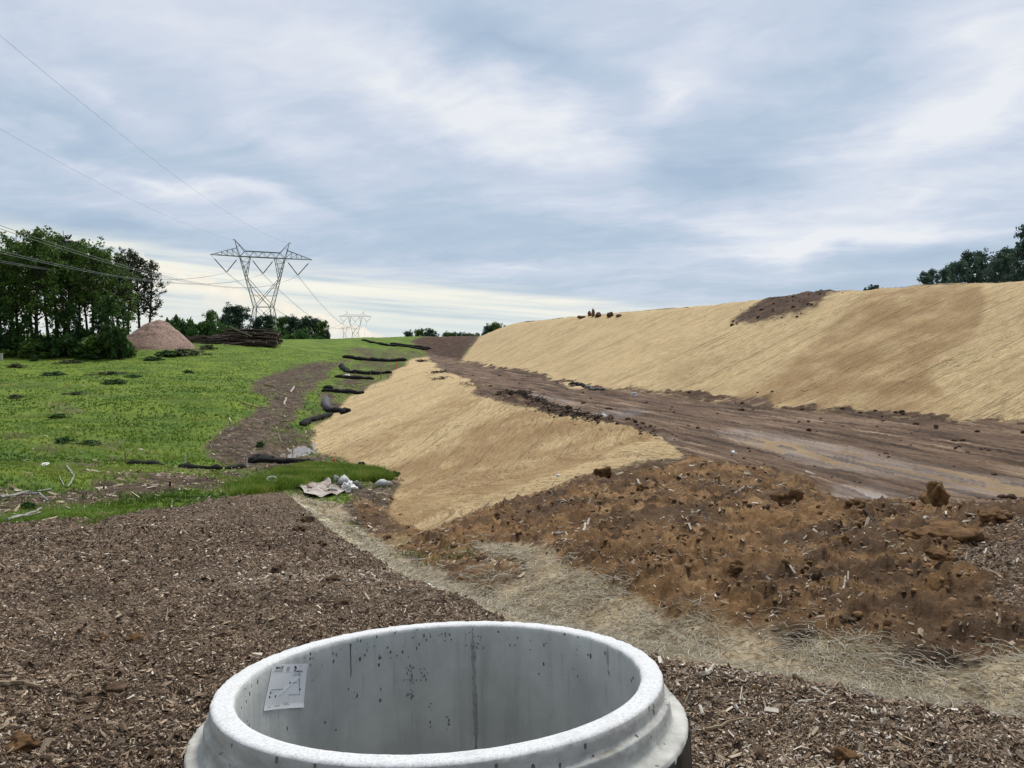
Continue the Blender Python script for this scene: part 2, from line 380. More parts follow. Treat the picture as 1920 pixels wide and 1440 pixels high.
patch_P = np.vstack([poly([(1340,611),(1375,595),(1405,578)]), Wp([(1430,556,76),(1500,550,71),(1570,543,65)])+[2.5,.9], poly([(1570,552),(1545,568),(1510,582),(1450,594),(1395,609)])])
toemud_P = poly([(1345,752),(1370,742),(1420,737),(1448,745),(1432,762),(1400,770)])
bare_P = poly([(440,872),(385,838),(440,800),(500,752),(475,715),(530,690),(590,680),(650,674),(622,700),(592,730),(566,762),(545,790),(562,812),(590,806),(600,850),(690,885),(760,905),(700,960),(640,935),(560,930),(520,890)])
bare2_P = poly([(640,655),(700,650),(790,655),(800,668),(770,676),(740,697),(700,722),(650,760),(600,800),(560,795),(600,740),(640,700),(660,675)])
mix_P = poly([(0,925),(100,925),(200,895),(330,880),(450,878),(540,900),(560,930),(400,940),(300,955),(200,972),(0,990)])

grass_near = poly([(480,905),(520,880),(600,868),(690,882),(755,888),(750,905),(700,906),(600,905),(520,925),(440,930),(430,915)])
N0 = fbm(GX*.35, GY*.35, 4, 9); N1 = fbm(GX*1.3, GY*1.3, 4, 31); NF = fbm(GX*.09, GY*.09, 4, 77)
Z = {k: np.zeros(GX.shape, np.float32) for k in ('grass','chips','mat','soil','mud','straw','bare')}
def paint(name, mask, w=None):
    w = mask.astype(np.float32) if w is None else np.clip(w, 0, 1).astype(np.float32) * mask
    for k in Z: Z[k] *= (1 - w)
    Z[name] += w
rightside = ((GX > -9) & (GY > 150) & (GY < 420)) | ((GX > -6) & (GY < 60)) | (GX > 12)
Z['grass'][:] = 1
paint('bare', rightside)
paint('bare', zone(bare_P), 1.0 + 2.2*N1 + 1.6*N0); paint('bare', zone(bare2_P), .60 + 2.8*N0 + 1.6*N1)
paint('bare', zone(mix_P), .62 + 2.5*N0 + 1.0*N1)
# thin grass wearing through in the meadow
meadow = (Z['grass'] > .5) & (RR < 200)
paint('bare', meadow, (NF + .45*N0 - .22) * 3.0)
paint('bare', meadow & (GY < 46) & (GY > 20), (N0 + .35*N1 - .05) * 2.2)
paint('chips', zone(chips_P)); paint('grass', zone(grass_near), 1.0 + 1.5*N0)
paint('grass', zone(poly([(160,985),(210,945),(300,925),(380,920),(372,935),(300,948),(230,968)])), .8 + 3*N1)
paint('soil', zone(soil_P)); paint('mud', zone(road_P)); paint('straw', zone(strawR_P)); paint('straw', zone(strawL_P))
paint('mud', zone(patch_P)); paint('mud', zone(toemud_P)); paint('mat', zone(mat_P), .95 + 1.6*N1 + 1.0*N0); paint('soil', zone(botmud_P), .75 + 1.5*N1)
paint('mat', zone(strip_P)); paint('chips', zone(chipR_P), .8 + 2*N1)
paint('bare', zone(poly([(700,1000),(830,1062),(960,1122),(1100,1150),(1180,1130),(1080,1095),(980,1062),(900,1035),(850,1045),(780,1012)])), .10 + 2.0*N1 + N0)
aged = np.maximum(zone(poly([(1345,750),(1450,695),(1560,612),(1645,545),(1840,530),(1800,640),(1720,700),(1790,790),(1600,775),(1440,765)])), zone(poly([(690,885),(800,850),(900,800),(985,768),(1060,795),(1180,803),(1240,825),(1150,850),(1000,900),(850,950),(740,985)]))).astype(np.float32) * 1.0
aged = np.maximum(aged, zone(poly([(600,852),(760,790),(880,730),(935,745),(860,790),(740,850),(640,870)])) * .7)
aged = blur(blur(aged, 2, 0), 2, 1) * np.clip(.8 + 1.2*fbm(GX*.4, GY*.4, 3, 88), .2, 1.1)
pale = blur(blur(zone(strip_P).astype(np.float32), 1, 0), 1, 1)
for k in Z:
    Z[k] = blur(blur(Z[k], 4, 0), 4, 1)
wet_P = [poly(p) for p in ([(1340,808),(1400,800),(1500,822),(1640,855),(1800,885),(1919,905),(1919,930),(1800,915),(1640,890),(1540,880),(1480,862),(1420,835)],
         [(1535,925),(1560,903),(1640,910),(1690,930),(1660,946),(1560,944)], [(980,736),(1010,738),(1060,752),(1100,765),(1060,760)], [(1105,776),(1180,770),(1230,772),(1190,784),(1140,788)], [(1205,806),(1240,815),(1275,830),(1245,826)], [(1660,872),(1800,895),(1919,915),(1919,935),(1780,925)])]
toepud_P = poly([(520,855),(540,832),(588,830),(592,846),(560,856)])
wet = np.zeros(GX.shape, np.float32)
for p in wet_P: wet = np.maximum(wet, zone(p).astype(np.float32))
wet = blur(blur(wet, 3, 0), 3, 1)
toepud = blur(blur(zone(toepud_P).astype(np.float32), 3, 0), 3, 1)

# flow coordinates (metres): u across the grain, v along it
def axes(ax, ay): l = math.hypot(ax, ay); ax /= l; ay /= l; return GX * -ay + GY * ax, GX * ax + GY * ay
isR = zone(strawR_P); 
uR, vR = axes(.96, .28); uL, vL = axes(.30, .95); uB_, vB_ = axes(.67, .74); wB = np.clip((33 - GY)/13, 0, 1); wB = wB*wB*(3-2*wB); uL = uL*(1-wB) + uB_*wB; vL = vL*(1-wB) + vB_*wB
roadang = -0.33
uD, vD = axes(math.sin(roadang), math.cos(roadang))
bend = 2.2*fbm(GX*.03, GY*.03, 2, 91)
FU = np.where(GX > -1000, uD + bend, 0); FV = vD.copy()
sR = isR | zone(patch_P); sL = zone(strawL_P)
FU = np.where(sR, uR + .35*fbm(GX*.12, GY*.12, 3, 8), np.where(sL, uL + .35*fbm(GX*.12, GY*.12, 3, 8), FU)); FV = np.where(sR, vR, np.where(sL, vL, FV))
sV = False & zone(np.vstack([poly([(1835,800),(1815,700),(1850,600),(1895,535)]), [(60,45),(45,20),(26,20)]])) & isR
uV, vV = axes(.60, .80); FU = np.where(sV, uV, FU); FV = np.where(sV, vV, FV)

from math import hypot
seq = ('grass', 'bare', 'chips', 'soil', 'mud', 'straw', 'mat')
def dist_line(P, x, y):
    d = np.full(x.shape, 1e9)
    for (x1, y1), (x2, y2) in zip(P[:-1], P[1:]):
        L2 = (x2-x1)**2 + (y2-y1)**2; t = np.clip(((x-x1)*(x2-x1) + (y-y1)*(y2-y1)) / L2, 0, 1)
        d = np.minimum(d, np.hypot(x - x1 - t*(x2-x1), y - y1 - t*(y2-y1)))
    return d
# relief
dz = 0
near = np.clip(RR / 6, .35, 1)
chipmound = .16*fbm(GX*.55, GY*.55, 4, 3) + .10*ridged(GX*1.7, GY*1.7, 4, 4) * near + .045*fbm(GX*7, GY*7, 3, 6)
dz = dz + Z['chips'] * chipmound
soilr = .26*fbm(GX*.7, GY*.7, 5, 12) + .30*np.abs(fbm(GX*1.9, GY*1.9, 5, 13)) + .26*np.maximum(0, fbm(GX*3.6, GY*3.6, 4, 14)) + .12*np.maximum(0, fbm(GX*9, GY*9, 3, 15))
dz = dz + Z['soil'] * soilr
mudr = .13*fbm(FU*.9, FV*.06, 4, 20) + .085*fbm(FU*3.2, FV*.25, 4, 21) + .07*fbm(GX*1.8, GY*1.8, 5, 22)
isroad = Z['mud'] * (GZ0 < -1.7) * (GZ0 > -2.9)
dz = dz + isroad * (mudr + .025) + (Z['mud'] - isroad) * (.5*np.abs(fbm(GX*.5, GY*.5, 5, 23)) + .1)
dz = dz - wet * isroad * (.050 + .20*fbm(FU*1.9, FV*.30, 4, 24))
dz = dz - toepud * .25
strawr = .035*fbm(FU*2.4, FV*.07, 3, 25) + .10*fbm(FU*.45, FV*.04, 3, 27) + .03*fbm(GX*.9, GY*.9, 4, 26)
dz = dz + Z['straw'] * strawr * np.clip(RR/20, .5, 2.2)
dch = dist_line(Wp([(690,975,23.5),(780,1030,14.6),(900,1085,10.4),(1050,1135,8.4),(1250,1190,7.0),(1500,1240,6.05),(1920,1310,5.0)]), GX, GY)
dz = dz - .30*np.exp(-(dch/(.35 + .045*RR))**2) * np.clip((RR - 3)/6, .35, 1)
dz = dz + Z['mat'] * (.05*fbm(GX*1.3, GY*1.3, 5, 28) + .03*ridged(GX*4, GY*4, 3, 29)) 
dz = dz + (Z['grass'] + Z['bare']) * (.10*fbm(GX*.6, GY*.6, 4, 33) + .05*ridged(GX*2.2, GY*2.2, 3, 34) + .5*fbm(GX*.06, GY*.06, 3, 36)) * np.clip(RR/25, .5, 1.3)
# windrow of dark mud along the bench edge
edgeP = Wp([(a, b, rd(b)) for a, b in crL_px[1:6]]) + np.array([.35, .25])
de = dist_line(edgeP, GX, GY)
berm = np.exp(-(de / .55)**2) * np.clip(.5 + 1.6*fbm(GX*.6, GY*.6, 3, 41), 0, 1.3)
dz = dz + berm * .30 * (1 + .8*fbm(GX*2.5, GY*2.5, 4, 43)); paint('mud', berm > .35)
crumple = np.exp(-(dist_line(Wp([(a, b, rd(b)) for a, b in crL_px[:6]]) + np.array([-1.0, -.6]), GX, GY) / 1.3)**2)
dz = dz + crumple * Z['straw'] * .16 * ridged(GX*1.4, GY*1.4, 4, 47)
toeE = np.exp(-(dist_line(Wp([(a, b, rd(b)) for a, b in toeR_px]), GX, GY) / .8)**2)
dz = dz + toeE * .22 * np.maximum(0, fbm(GX*1.2, GY*1.2, 4, 49)); paint('mud', (toeE > .45) & (fbm(GX*.5, GY*.5, 4, 52) > .05))
for k in Z: Z[k] = blur(Z[k], 1, 0)
GZ = GZ0 + dz
hole = (np.hypot(GX + .217, GY - 2.346) < .66); GZ = np.where(hole, GZ - 2.2, GZ)
def ground(x, y): return grid_sample(GZ, x, y)
def zw(name, x, y): return grid_sample(Z[name], x, y)

# ------------------------------------------------------------ materials
def new_mat(name, rough=0.8, spec=0.3):
    m = bpy.data.materials.new(name); m.use_nodes = True; T = NT(m.node_tree)
    b = m.node_tree.nodes['Principled BSDF']; b.inputs['Roughness'].default_value = rough
    b.inputs['Specular IOR Level'].default_value = spec
    return m, T, b
def bump(T, b, h, strength=.5, dist=.02):
    n = T.node('ShaderNodeBump'); T.put(n.inputs['Height'], h)
    n.inputs['Strength'].default_value = strength; n.inputs['Distance'].default_value = dist
    T.l.new(n.outputs[0], b.inputs['Normal']); return n
def simple(name, c1, c2, scale=8, rough=.8, spec=.3, bmp=.3, bd=.02, detail=6, p=(.35, .65)):
    m, T, b = new_mat(name, rough, spec)
    tc = T.node('ShaderNodeTexCoord').outputs['Object']
    n = T.noise(tc, scale, detail, .6)
    T.put(b.inputs['Base Color'], T.ramp(n, [(p[0], c1), (p[1], c2)]))
    if bmp: bump(T, b, n, bmp, bd)
    return m

def ground_mat():
    m, T, b = new_mat('terrain', .9, .2)
    pos = T.node('ShaderNodeNewGeometry').outputs['Position']
    P2 = T.scale(pos, (1, 1, .6))
    za = T.node('ShaderNodeAttribute', attribute_name='zone_a'); zb = T.node('ShaderNodeAttribute', attribute_name='zone_b')
    A = T.sep(za.outputs['Vector']); B = T.sep(zb.outputs['Vector'])
    wet, mound, aged_ = T.sep(T.node('ShaderNodeAttribute', attribute_name='extra').outputs['Vector'])
    flow = T.attr('flow', 'Vector')
    chips, soil, mud = A; straw, mat, bare = B
    en = T.m('ADD', T.m('MULTIPLY', T.m('SUBTRACT', T.noise(P2, 1.4, 8, .7), .5), 1.5), T.m('MULTIPLY', T.m('SUBTRACT', T.noise(P2, 14, 4, .7), .5), .6))
    rag = lambda f, a=.32, b_=.68: T.mapr(T.m('ADD', f, T.m('MULTIPLY', en, T.m('MULTIPLY', T.m('MULTIPLY', f, T.m('SUBTRACT', 1.0, f)), 4.0))), a, b_)
    chips, soil, mud, straw, mat, bare = rag(chips), rag(soil), rag(mud), rag(straw), rag(mat), rag(bare, .25, .75)
    big = T.noise(P2, .25, 5, .6); mid = T.noise(P2, 1.6, 7, .65); fine = T.noise(P2, 9, 6, .7); vfine = T.noise(P2, 45, 4, .7)
    # --- grass
    ln_ = T.node('ShaderNodeVectorMath', operation='LENGTH'); T.put(ln_.inputs[0], pos); plen = ln_.outputs['Value']
    g = T.mix(T.mapr(big, .38, .62), (.070, .125, .014), (.160, .215, .026))
    g = T.mix(T.mapr(T.noise(P2, .8, 9, .72), .50, .68, 0, .7), g, (.045, .100, .014))
    g = T.mix(T.mapr(T.noise(P2, 3.4, 8, .75), .52, .70), g, (.165, .285, .035))
    g = T.mix(T.mapr(T.noise(T.scale(P2, (.45, 1, 1)), .35, 7, .62), .60, .70, 0, .6), g, (.135, .115, .060))
    col = g
    g = T.mix(T.mapr(plen, 275, 330), g, (.026, .052, .024))   # woodland far behind
    # --- bare brushed earth with woody debris
    br = T.ramp(T.noise(P2, 1.1, 10, .72), [(.34, (.018, .012, .008)), (.48, (.058, .038, .024)), (.58, (.115, .080, .054)), (.72, (.24, .18, .125))])
    st = T.noise(T.scale(P2, (1.2, 5, 3)), 2.2, 8, .75)
    br = T.mix(T.mapr(st, .57, .64), br, (.30, .25, .19))
    col = T.mix(bare, col, br)
    # --- wood chips: cells of broken wood in many browns
    wv = T.vm('ADD', P2, T.scale(T.vm('SUBTRACT', T.node('ShaderNodeTexNoise').outputs['Color'], (.5, .5, .5)), (.0, .0, 0)))
    cellA = T.node('ShaderNodeTexVoronoi'); T.put(cellA.inputs[0], T.scale(P2, (1, 1.6, 1))); cellA.inputs['Scale'].default_value = 26
    cellB = T.node('ShaderNodeTexVoronoi'); T.put(cellB.inputs[0], T.scale(P2, (1.7, 1, 1))); cellB.inputs['Scale'].default_value = 60
    ca = T.sep(cellA.outputs['Color'])[0]; cb = T.sep(cellB.outputs['Color'])[1]
    cm = T.m('ADD', T.m('MULTIPLY', ca, .5), T.m('MULTIPLY', cb, .5))
    ch = T.ramp(cm, [(.15, (.040, .027, .018)), (.45, (.125, .083, .054)), (.70, (.23, .163, .112)), (.86, (.38, .29, .21)), (.95, (.55, .46, .36))])
    ch = T.mix(T.mapr(T.noise(P2, .9, 7, .65), .42, .64), ch, T.mix(.55, ch, (.040, .026, .017)))
    ch = T.mix(T.mapr(T.noise(P2, .5, 5, .6), .58, .70, 0, .45), ch, (.21, .165, .11))
    col = T.mix(chips, col, ch)
    # --- orange brown subsoil
    so = T.ramp(T.noise(P2, 1.3, 9, .68), [(.36, (.060, .034, .017)), (.46, (.150, .084, .036)), (.55, (.240, .138, .060)), (.66, (.34, .215, .105))])
    so = T.mix(T.mapr(T.noise(P2, .35, 7, .65), .47, .57, 0, .75), so, (.072, .045, .028))
    sp = T.node('ShaderNodeTexVoronoi'); T.put(sp.inputs[0], T.scale(P2, (1, 1.5, 1))); sp.inputs['Scale'].default_value = 30
    spk = T.m('MULTIPLY', T.mapr(sp.outputs['Distance'], .16, .24, 1, 0), T.mapr(T.sep(sp.outputs['Color'])[0], .84, .86))
    spk = T.m('MULTIPLY', spk, T.mapr(T.noise(P2, .8, 5, .6), .45, .6))
    so = T.mix(spk, so, (.42, .36, .29))
    col = T.mix(soil, col, so)
    # --- mud of the graded bench: smeared along the wheel tracks
    s1 = T.noise(T.scale(flow, (1, .09, 1)), 1.6, 9, .68); s2 = T.noise(T.scale(flow, (1, .05, 1)), .45, 6, .6)
    mu = T.ramp(s1, [(.38, (.032, .019, .011)), (.47, (.082, .049, .030)), (.55, (.150, .096, .060)), (.65, (.29, .210, .145))])
    mu = T.mix(T.mapr(s2, .50, .64, 0, .45), mu, (.20, .130, .084))
    mu = T.mix(T.mapr(mid, .56, .70, 0, .7), mu, (.050, .030, .021))
    mu = T.mix(T.m('MULTIPLY', T.mapr(wet, .1, .9), .75), mu, T.mix(T.mapr(s1, .42, .58), (.085, .058, .042), (.24, .175, .13)))
    dk = T.ramp(T.noise(P2, .8, 9, .7), [(.38, (.030, .017, .010)), (.52, (.070, .038, .022)), (.66, (.13, .074, .044))])
    mu = T.mix(mound, mu, dk)
    col = T.mix(mud, col, mu)
    # --- straw blanket: strands run with the strips
    t1 = T.noise(T.scale(flow, (1, .09, 1)), 12, 8, .75); t2 = T.noise(T.scale(flow, (1, .05, 1)), 1.1, 7, .62)
    t3 = T.noise(T.scale(flow, (1, .45, 1)), 22, 5, .75); t4 = T.noise(flow, .22, 5, .55)
    fu = T.sep(flow)[0]; lap = T.m('ABSOLUTE', T.m('SUBTRACT', T.m('FRACT', T.m('DIVIDE', T.m('ADD', fu, T.m('MULTIPLY', t4, .8)), 2.35)), .5))
    sc = T.ramp(t1, [(.38, (.34, .235, .115)), (.465, (.51, .375, .190)), (.53, (.63, .480, .260)), (.62, (.74, .59, .35))])
    sc = T.mix(T.mapr(t2, .52, .66, 0, .40), sc, (.36, .25, .125))
    wnz = T.node('ShaderNodeTexWhiteNoise', noise_dimensions='1D'); T.put(wnz.inputs['W'], T.m('FLOOR', T.m('DIVIDE', T.m('ADD', fu, T.m('MULTIPLY', t4, .8)), 2.35))); strip = T.m('MAXIMUM', T.mapr(wnz.outputs['Value'], .35, 1, 0, .32), T.m('MULTIPLY', aged_, .9))
    ln = T.noise(T.scale(flow, (1, .025, 1)), 8, 5, .6); ln2 = T.noise(T.scale(flow, (1, .04, 1)), 18, 4, .6)
    brk = T.mapr(T.noise(T.scale(flow, (1, .5, 1)), .9, 5, .7), .42, .58)
    sc = T.mix(T.m('MULTIPLY', T.mapr(ln, .58, .63, 0, .85), brk), sc, (.17, .11, .055))
    sc = T.mix(T.m('MULTIPLY', T.mapr(ln2, .57, .64, 0, .75), T.m('SUBTRACT', 1.0, brk)), sc, (.22, .145, .07))
    sc = T.mix(strip, sc, T.mix(.58, sc, (.24, .145, .072)))
    sc = T.mix(T.mapr(t4, .50, .64, 0, .45), sc, (.36, .255, .13))
    sc = T.mix(T.mapr(T.noise(T.scale(flow, (1, .14, 1)), 9, 8, .75), .56, .65, 0, .7), sc, (.20, .135, .065))
    sc = T.mix(T.m('MULTIPLY', T.mapr(lap, .008, .028, 1, 0), .55), sc, (.15, .10, .05))
    sc = T.mix(T.mapr(t3, .52, .68, 0, .55), sc, (.22, .145, .07))
    gr = T.noise(P2, 16, 5, .8); sc = T.mix(T.mapr(gr, .52, .64, 0, .45), sc, (.20, .135, .065)); sc = T.mix(T.mapr(gr, .36, .47, .35, 0), sc, (.80, .67, .43))
    sc = T.mix(T.mapr(T.noise(P2, .55, 8, .7), .60, .70, 0, .5), sc, (.24, .165, .085))
    rl = T.noise(T.scale(flow, (1, .03, 1)), 2.6, 3, .5); sc = T.mix(T.m('MULTIPLY', T.mapr(rl, .63, .67), T.mapr(gr, .35, .6, .4, .9)), sc, (.22, .145, .07))
    sc = T.mix(aged_, sc, T.vm('MULTIPLY', sc, (.86, .80, .73)))
    col = T.mix(straw, col, sc)
    # --- weathered grey-green straw in the swale
    mc = T.ramp(T.noise(P2, 20, 7, .75), [(.32, (.16, .115, .065)), (.47, (.32, .255, .160)), (.60, (.46, .39, .265)), (.76, (.60, .53, .39))])
    mc = T.mix(T.mapr(T.noise(P2, 1.2, 7, .65), .46, .62, 0, .70), mc, (.20, .135, .070))
    mc = T.mix(T.m('MULTIPLY', aged_, .65), mc, (.52, .48, .33))
    col = T.mix(mat, col, mc)
    T.put(b.inputs['Base Color'], col)
    rg = T.m('SUBTRACT', .92, T.m('MULTIPLY', T.m('MULTIPLY', mud, T.mapr(mound, 0, 1, 1, 0)), T.m('ADD', .02, T.m('MULTIPLY', wet, .40))))
    T.put(b.inputs['Roughness'], rg)
    # bump heights in metres
    hg = T.m('MULTIPLY', T.noise(P2, 5, 8, .75), .16)
    hc = T.m('ADD', T.m('MULTIPLY', cellA.outputs['Distance'], -.03), T.m('ADD', T.m('MULTIPLY', cellB.outputs['Distance'], -.012), T.m('MULTIPLY', mid, .05)))
    hs = T.m('ADD', T.m('MULTIPLY', T.noise(P2, 3, 9, .7), .16), T.m('MULTIPLY', vfine, .012))
    hm = T.m('ADD', T.m('MULTIPLY', s1, .20), T.m('MULTIPLY', fine, .02))
    ht = T.m('ADD', T.m('MULTIPLY', t1, .10), T.m('ADD', T.m('MULTIPLY', t3, .025), T.m('MULTIPLY', t2, .18)))
    ht2 = T.m('ADD', T.m('MULTIPLY', fine, .04), T.m('MULTIPLY', vfine, .015))
    def mixf(f, a, b_):
        n = T.node('ShaderNodeMix', data_type='FLOAT'); T.put(n.inputs[0], f); T.put(n.inputs[2], a); T.put(n.inputs[3], b_); return n.outputs[0]
    h = mixf(bare, hg, T.m('MULTIPLY', T.noise(P2, 2.6, 9, .72), .14)); h = mixf(chips, h, hc); h = mixf(soil, h, hs); h = mixf(mud, h, mixf(mound, hm, hs)); h = mixf(straw, h, ht); h = mixf(mat, h, ht2)
    bp = bump(T, b, h, .9, 1.0)
    return m
M_ground = ground_mat()

# ------------------------------------------------------------ the ground, cut by surface into the parts of the setting
na, nr = GX.shape
VV = np.stack([GX, GY, GZ], -1).reshape(-1, 3)
ii, jj = np.meshgrid(np.arange(na-1), np.arange(nr-1), indexing='ij')
q = (ii*nr + jj).ravel()
FACES = np.stack([q, q+1, q+nr+1, q+nr], 1)
moundw = np.clip(Z['mud'] - isroad, 0, 1); moundw = np.maximum(moundw, np.clip(berm*1.5, 0, 1))
cum = 0; FZ = {}
for k in seq: cum = cum + Z[k]; FZ[k] = np.where(cum > 1e-4, Z[k]/np.maximum(cum, 1e-4), 0)
za = np.stack([FZ['chips'], FZ['soil'], FZ['mud'], FZ['mud']*0+1], -1).reshape(-1, 4)
zb = np.stack([FZ['straw'], FZ['mat'], FZ['bare'], moundw], -1).reshape(-1, 4)
fl = np.stack([FU, FV, GZ*0], -1).reshape(-1, 3)
ex = np.stack([np.maximum(wet, toepud), moundw, np.maximum(pale * (Z['mat'] > .3), aged * (Z['straw'] > .3))], -1).reshape(-1, 3)
order = ['grass', 'bare', 'chips', 'mat', 'soil', 'mud', 'straw']
dom = np.argmax(np.stack([blur(blur(Z[k], 2, 0), 2, 1) for k in order]), 0).ravel()
setnames = {'meadow': (0,), 'bare_earth': (1,), 'wood_chip_ground': (2,), 'swale': (3,), 'soil_ground': (4,), 'dirt_road': (5,), 'straw_slope': (6,)}
fd = dom[FACES[:, 0]]
for nm, ks in setnames.items():
    fs = FACES[np.isin(fd, ks)]
    if not len(fs): continue
    u, inv = np.unique(fs, return_inverse=True)
    o = mesh_np(nm, VV[u], inv.reshape(fs.shape), M_ground, smooth=True)
    fattr(o.data, 'zone_a', za[u], 'FLOAT_COLOR'); fattr(o.data, 'zone_b', zb[u], 'FLOAT_COLOR'); fattr(o.data, 'flow', fl[u], 'FLOAT_VECTOR'); fattr(o.data, 'extra', ex[u], 'FLOAT_VECTOR')
    o['kind'] = 'structure'

# standing water: one level sheet per basin, its shoreline is where the mud rises through it
def water_mat():
    m, T, b = new_mat('muddy_water', .04, .5)
    pos = T.node('ShaderNodeNewGeometry').outputs['Position']
    T.put(b.inputs['Base Color'], T.ramp(T.noise(pos, .6, 4, .6), [(.4, (.17, .115, .08)), (.6, (.22, .16, .11))]))
    b.inputs['IOR'].default_value = 1.33
    bump(T, b, T.noise(pos, 6, 3, .5), .08, .01)
    return m
M_water = water_mat()
def puddle(P, z):
    P = np.asarray(P); c = P.mean(0); P = c + (P - c) * 1.12
    top = [(x, y, z) for x, y in P]; n = len(top)
    me = bpy.data.meshes.new('puddle'); me.from_pydata(top + [(x, y, z-.3) for x, y in P], [], [tuple(range(n))] + [(i, i+n, (i+1) % n + n, (i+1) % n) for i in range(n)]); me.update()
    me.materials.append(M_water); o = bpy.data.objects.new('puddle', me); COL.objects.link(o); o['kind'] = 'structure'
for k_, p in enumerate(wet_P): puddle(p, -2.35 - .054 - .004*k_)
zt = np.median(ground(*toepud_P.T)); 
inner = toepud > .8; puddle(toepud_P, float(np.percentile(GZ[inner], 55)) if inner.any() else zt)

# ------------------------------------------------------------ loose cover: chips, straw, grass, clods
rng = np.random.default_rng(7)
def sample(n, r0, r1, power=0.0, amax=36):
    """random plan points; power 0 = even in the logarithm of distance"""
    a = np.radians(rng.uniform(-amax, amax, n)); t = rng.uniform(0, 1, n)
    r = np.exp(np.log(r0) + t**(1 + power) * (np.log(r1) - np.log(r0)))
    return r*np.sin(a), r*np.cos(a), r
def colour_mat(name, stops, rough=.85, attr='tint'):
    m, T, b = new_mat(name, rough, .25)
    pos = T.node('ShaderNodeNewGeometry').outputs['Position']
    c = T.ramp(T.attr(attr), stops)
    T.put(b.inputs['Base Color'], T.mix(T.mapr(T.noise(pos, 90, 3, .6), .35, .7, 0, .35), c, T.mix(.5, c, (.05, .035, .02))))
    return m
def off_ring(x, y): return np.hypot(x + .217, y - 2.346) > .80
def normals(x, y, e=.12):
    dx = (ground(x+e, y) - ground(x-e, y)) / (2*e); dy = (ground(x, y+e) - ground(x, y-e)) / (2*e)
    n = np.stack([-dx, -dy, np.ones_like(dx)], 1); return n / np.linalg.norm(n, axis=1)[:, None]
def shards(name, x, y, L, Wd, Th, tilt, mat, tint, label, cat, lift=.004):
    n = len(x); z = ground(x, y); th = rng.uniform(0, 2*np.pi, n)
    N = normals(x, y) + rng.normal(0, 1, (n, 3)) * tilt[:, None]; N /= np.linalg.norm(N, axis=1)[:, None]
    D = np.stack([np.cos(th), np.sin(th), np.zeros(n)], 1); D -= N * (D*N).sum(1)[:, None]; D /= np.linalg.norm(D, axis=1)[:, None]
    S = np.cross(N, D); C = np.stack([x, y, z + lift + Th*.5 + np.abs(D[:, 2])*L*.35], 1)
    # six-point wedge: splintered ends
    k = rng.uniform(.35, 1, (n, 6))
    def P(a, b_, c, i): return C + D*(a*L*.5)[:, None] + S*(b_*Wd*.5*k[:, i])[:, None] + N*(c*Th*.5)[:, None]
    one = np.ones(n)
    V = np.stack([P(-one*k[:, 0], -one, -one, 0), P(one*k[:, 1], -one, -one, 1), P(one*k[:, 2], one, -one, 2), P(-one*k[:, 3], one, -one, 3), P(-one*.8, one*0, one, 4), P(one*.8, one*0, one, 5)], 1).reshape(-1, 3)
    b0 = (np.arange(n)*6)[:, None]
    Fq = np.concatenate([b0 + np.array([[0,1,5,4]]), b0 + np.array([[2,3,4,5]])])
    Ft = np.concatenate([b0 + np.array([[0,4,3,3]]), b0 + np.array([[1,2,5,5]])])
    me_f = np.concatenate([Fq])
    tri = np.concatenate([Ft[:, :3]])
    allf = np.concatenate([Fq[:, [0,1,2]], Fq[:, [0,2,3]], tri])
    o = mesh_np(name, V, allf, mat)
    fattr(o.data, 'tint', np.repeat(tint, 6)); return tag(o, label, cat, None, 'stuff')
M_chip = colour_mat('chip_wood', [(0, (.040, .026, .016)), (.26, (.150, .100, .063)), (.50, (.30, .218, .145)), (.74, (.46, .36, .255)), (.90, (.62, .53, .41)), (1, (.76, .70, .60))])
x, y, r = sample(430000, 2.4, 24, -.12, 37)
pale = np.exp(-(((x+1.9)/1.6)**2 + ((y-9.2)/1.5)**2)) * .34 + (x > 1) * (y < 6.5) * .16 + zw('soil', x, y) * .12
dens = zw('chips', x, y); keep = (rng.random(len(x)) < dens * 1.1) & off_ring(x, y)
x, y, r, pale = x[keep], y[keep], r[keep], pale[keep]; n = len(x)
L = rng.lognormal(math.log(.020), .55, n) * np.clip(r/9, .85, 1.5); L = np.clip(L, .008, .10)
shards('wood_chips', x, y, L, L*rng.uniform(.22, .6, n), L*rng.uniform(.08, .2, n), rng.uniform(.15, .9, n), M_chip, np.clip(np.where(rng.random(n) < .16, rng.uniform(.6, 1, n), rng.beta(1.4, 3.2, n)) + pale, 0, 1), 'brown and pale shredded wood chips covering the ground around the concrete ring', 'wood chips')
# paler slivers strewn on the soil
x, y, r = sample(110000, 4.5, 110, 0, 36)
w = zw('soil', x, y) * np.clip(.16 + 2.2*fbm(x*.8, y*.8, 3, 70), .02, 1) + zw('bare', x, y) * np.where(r < 26, .6, .45)
keep = rng.random(len(x)) < w; x, y, r = x[keep], y[keep], r[keep]; n = len(x)
L = np.clip(rng.lognormal(math.log(.035), .5, n) * np.clip(r/8, .8, 4.5), .012, .45)
shards('wood_slivers', x, y, L, L*rng.uniform(.18, .45, n), L*.12, rng.uniform(.1, .5, n), M_chip, np.clip(rng.beta(3, 1.6, n), 0, 1), 'pale wood slivers scattered over the orange brown soil', 'wood slivers')

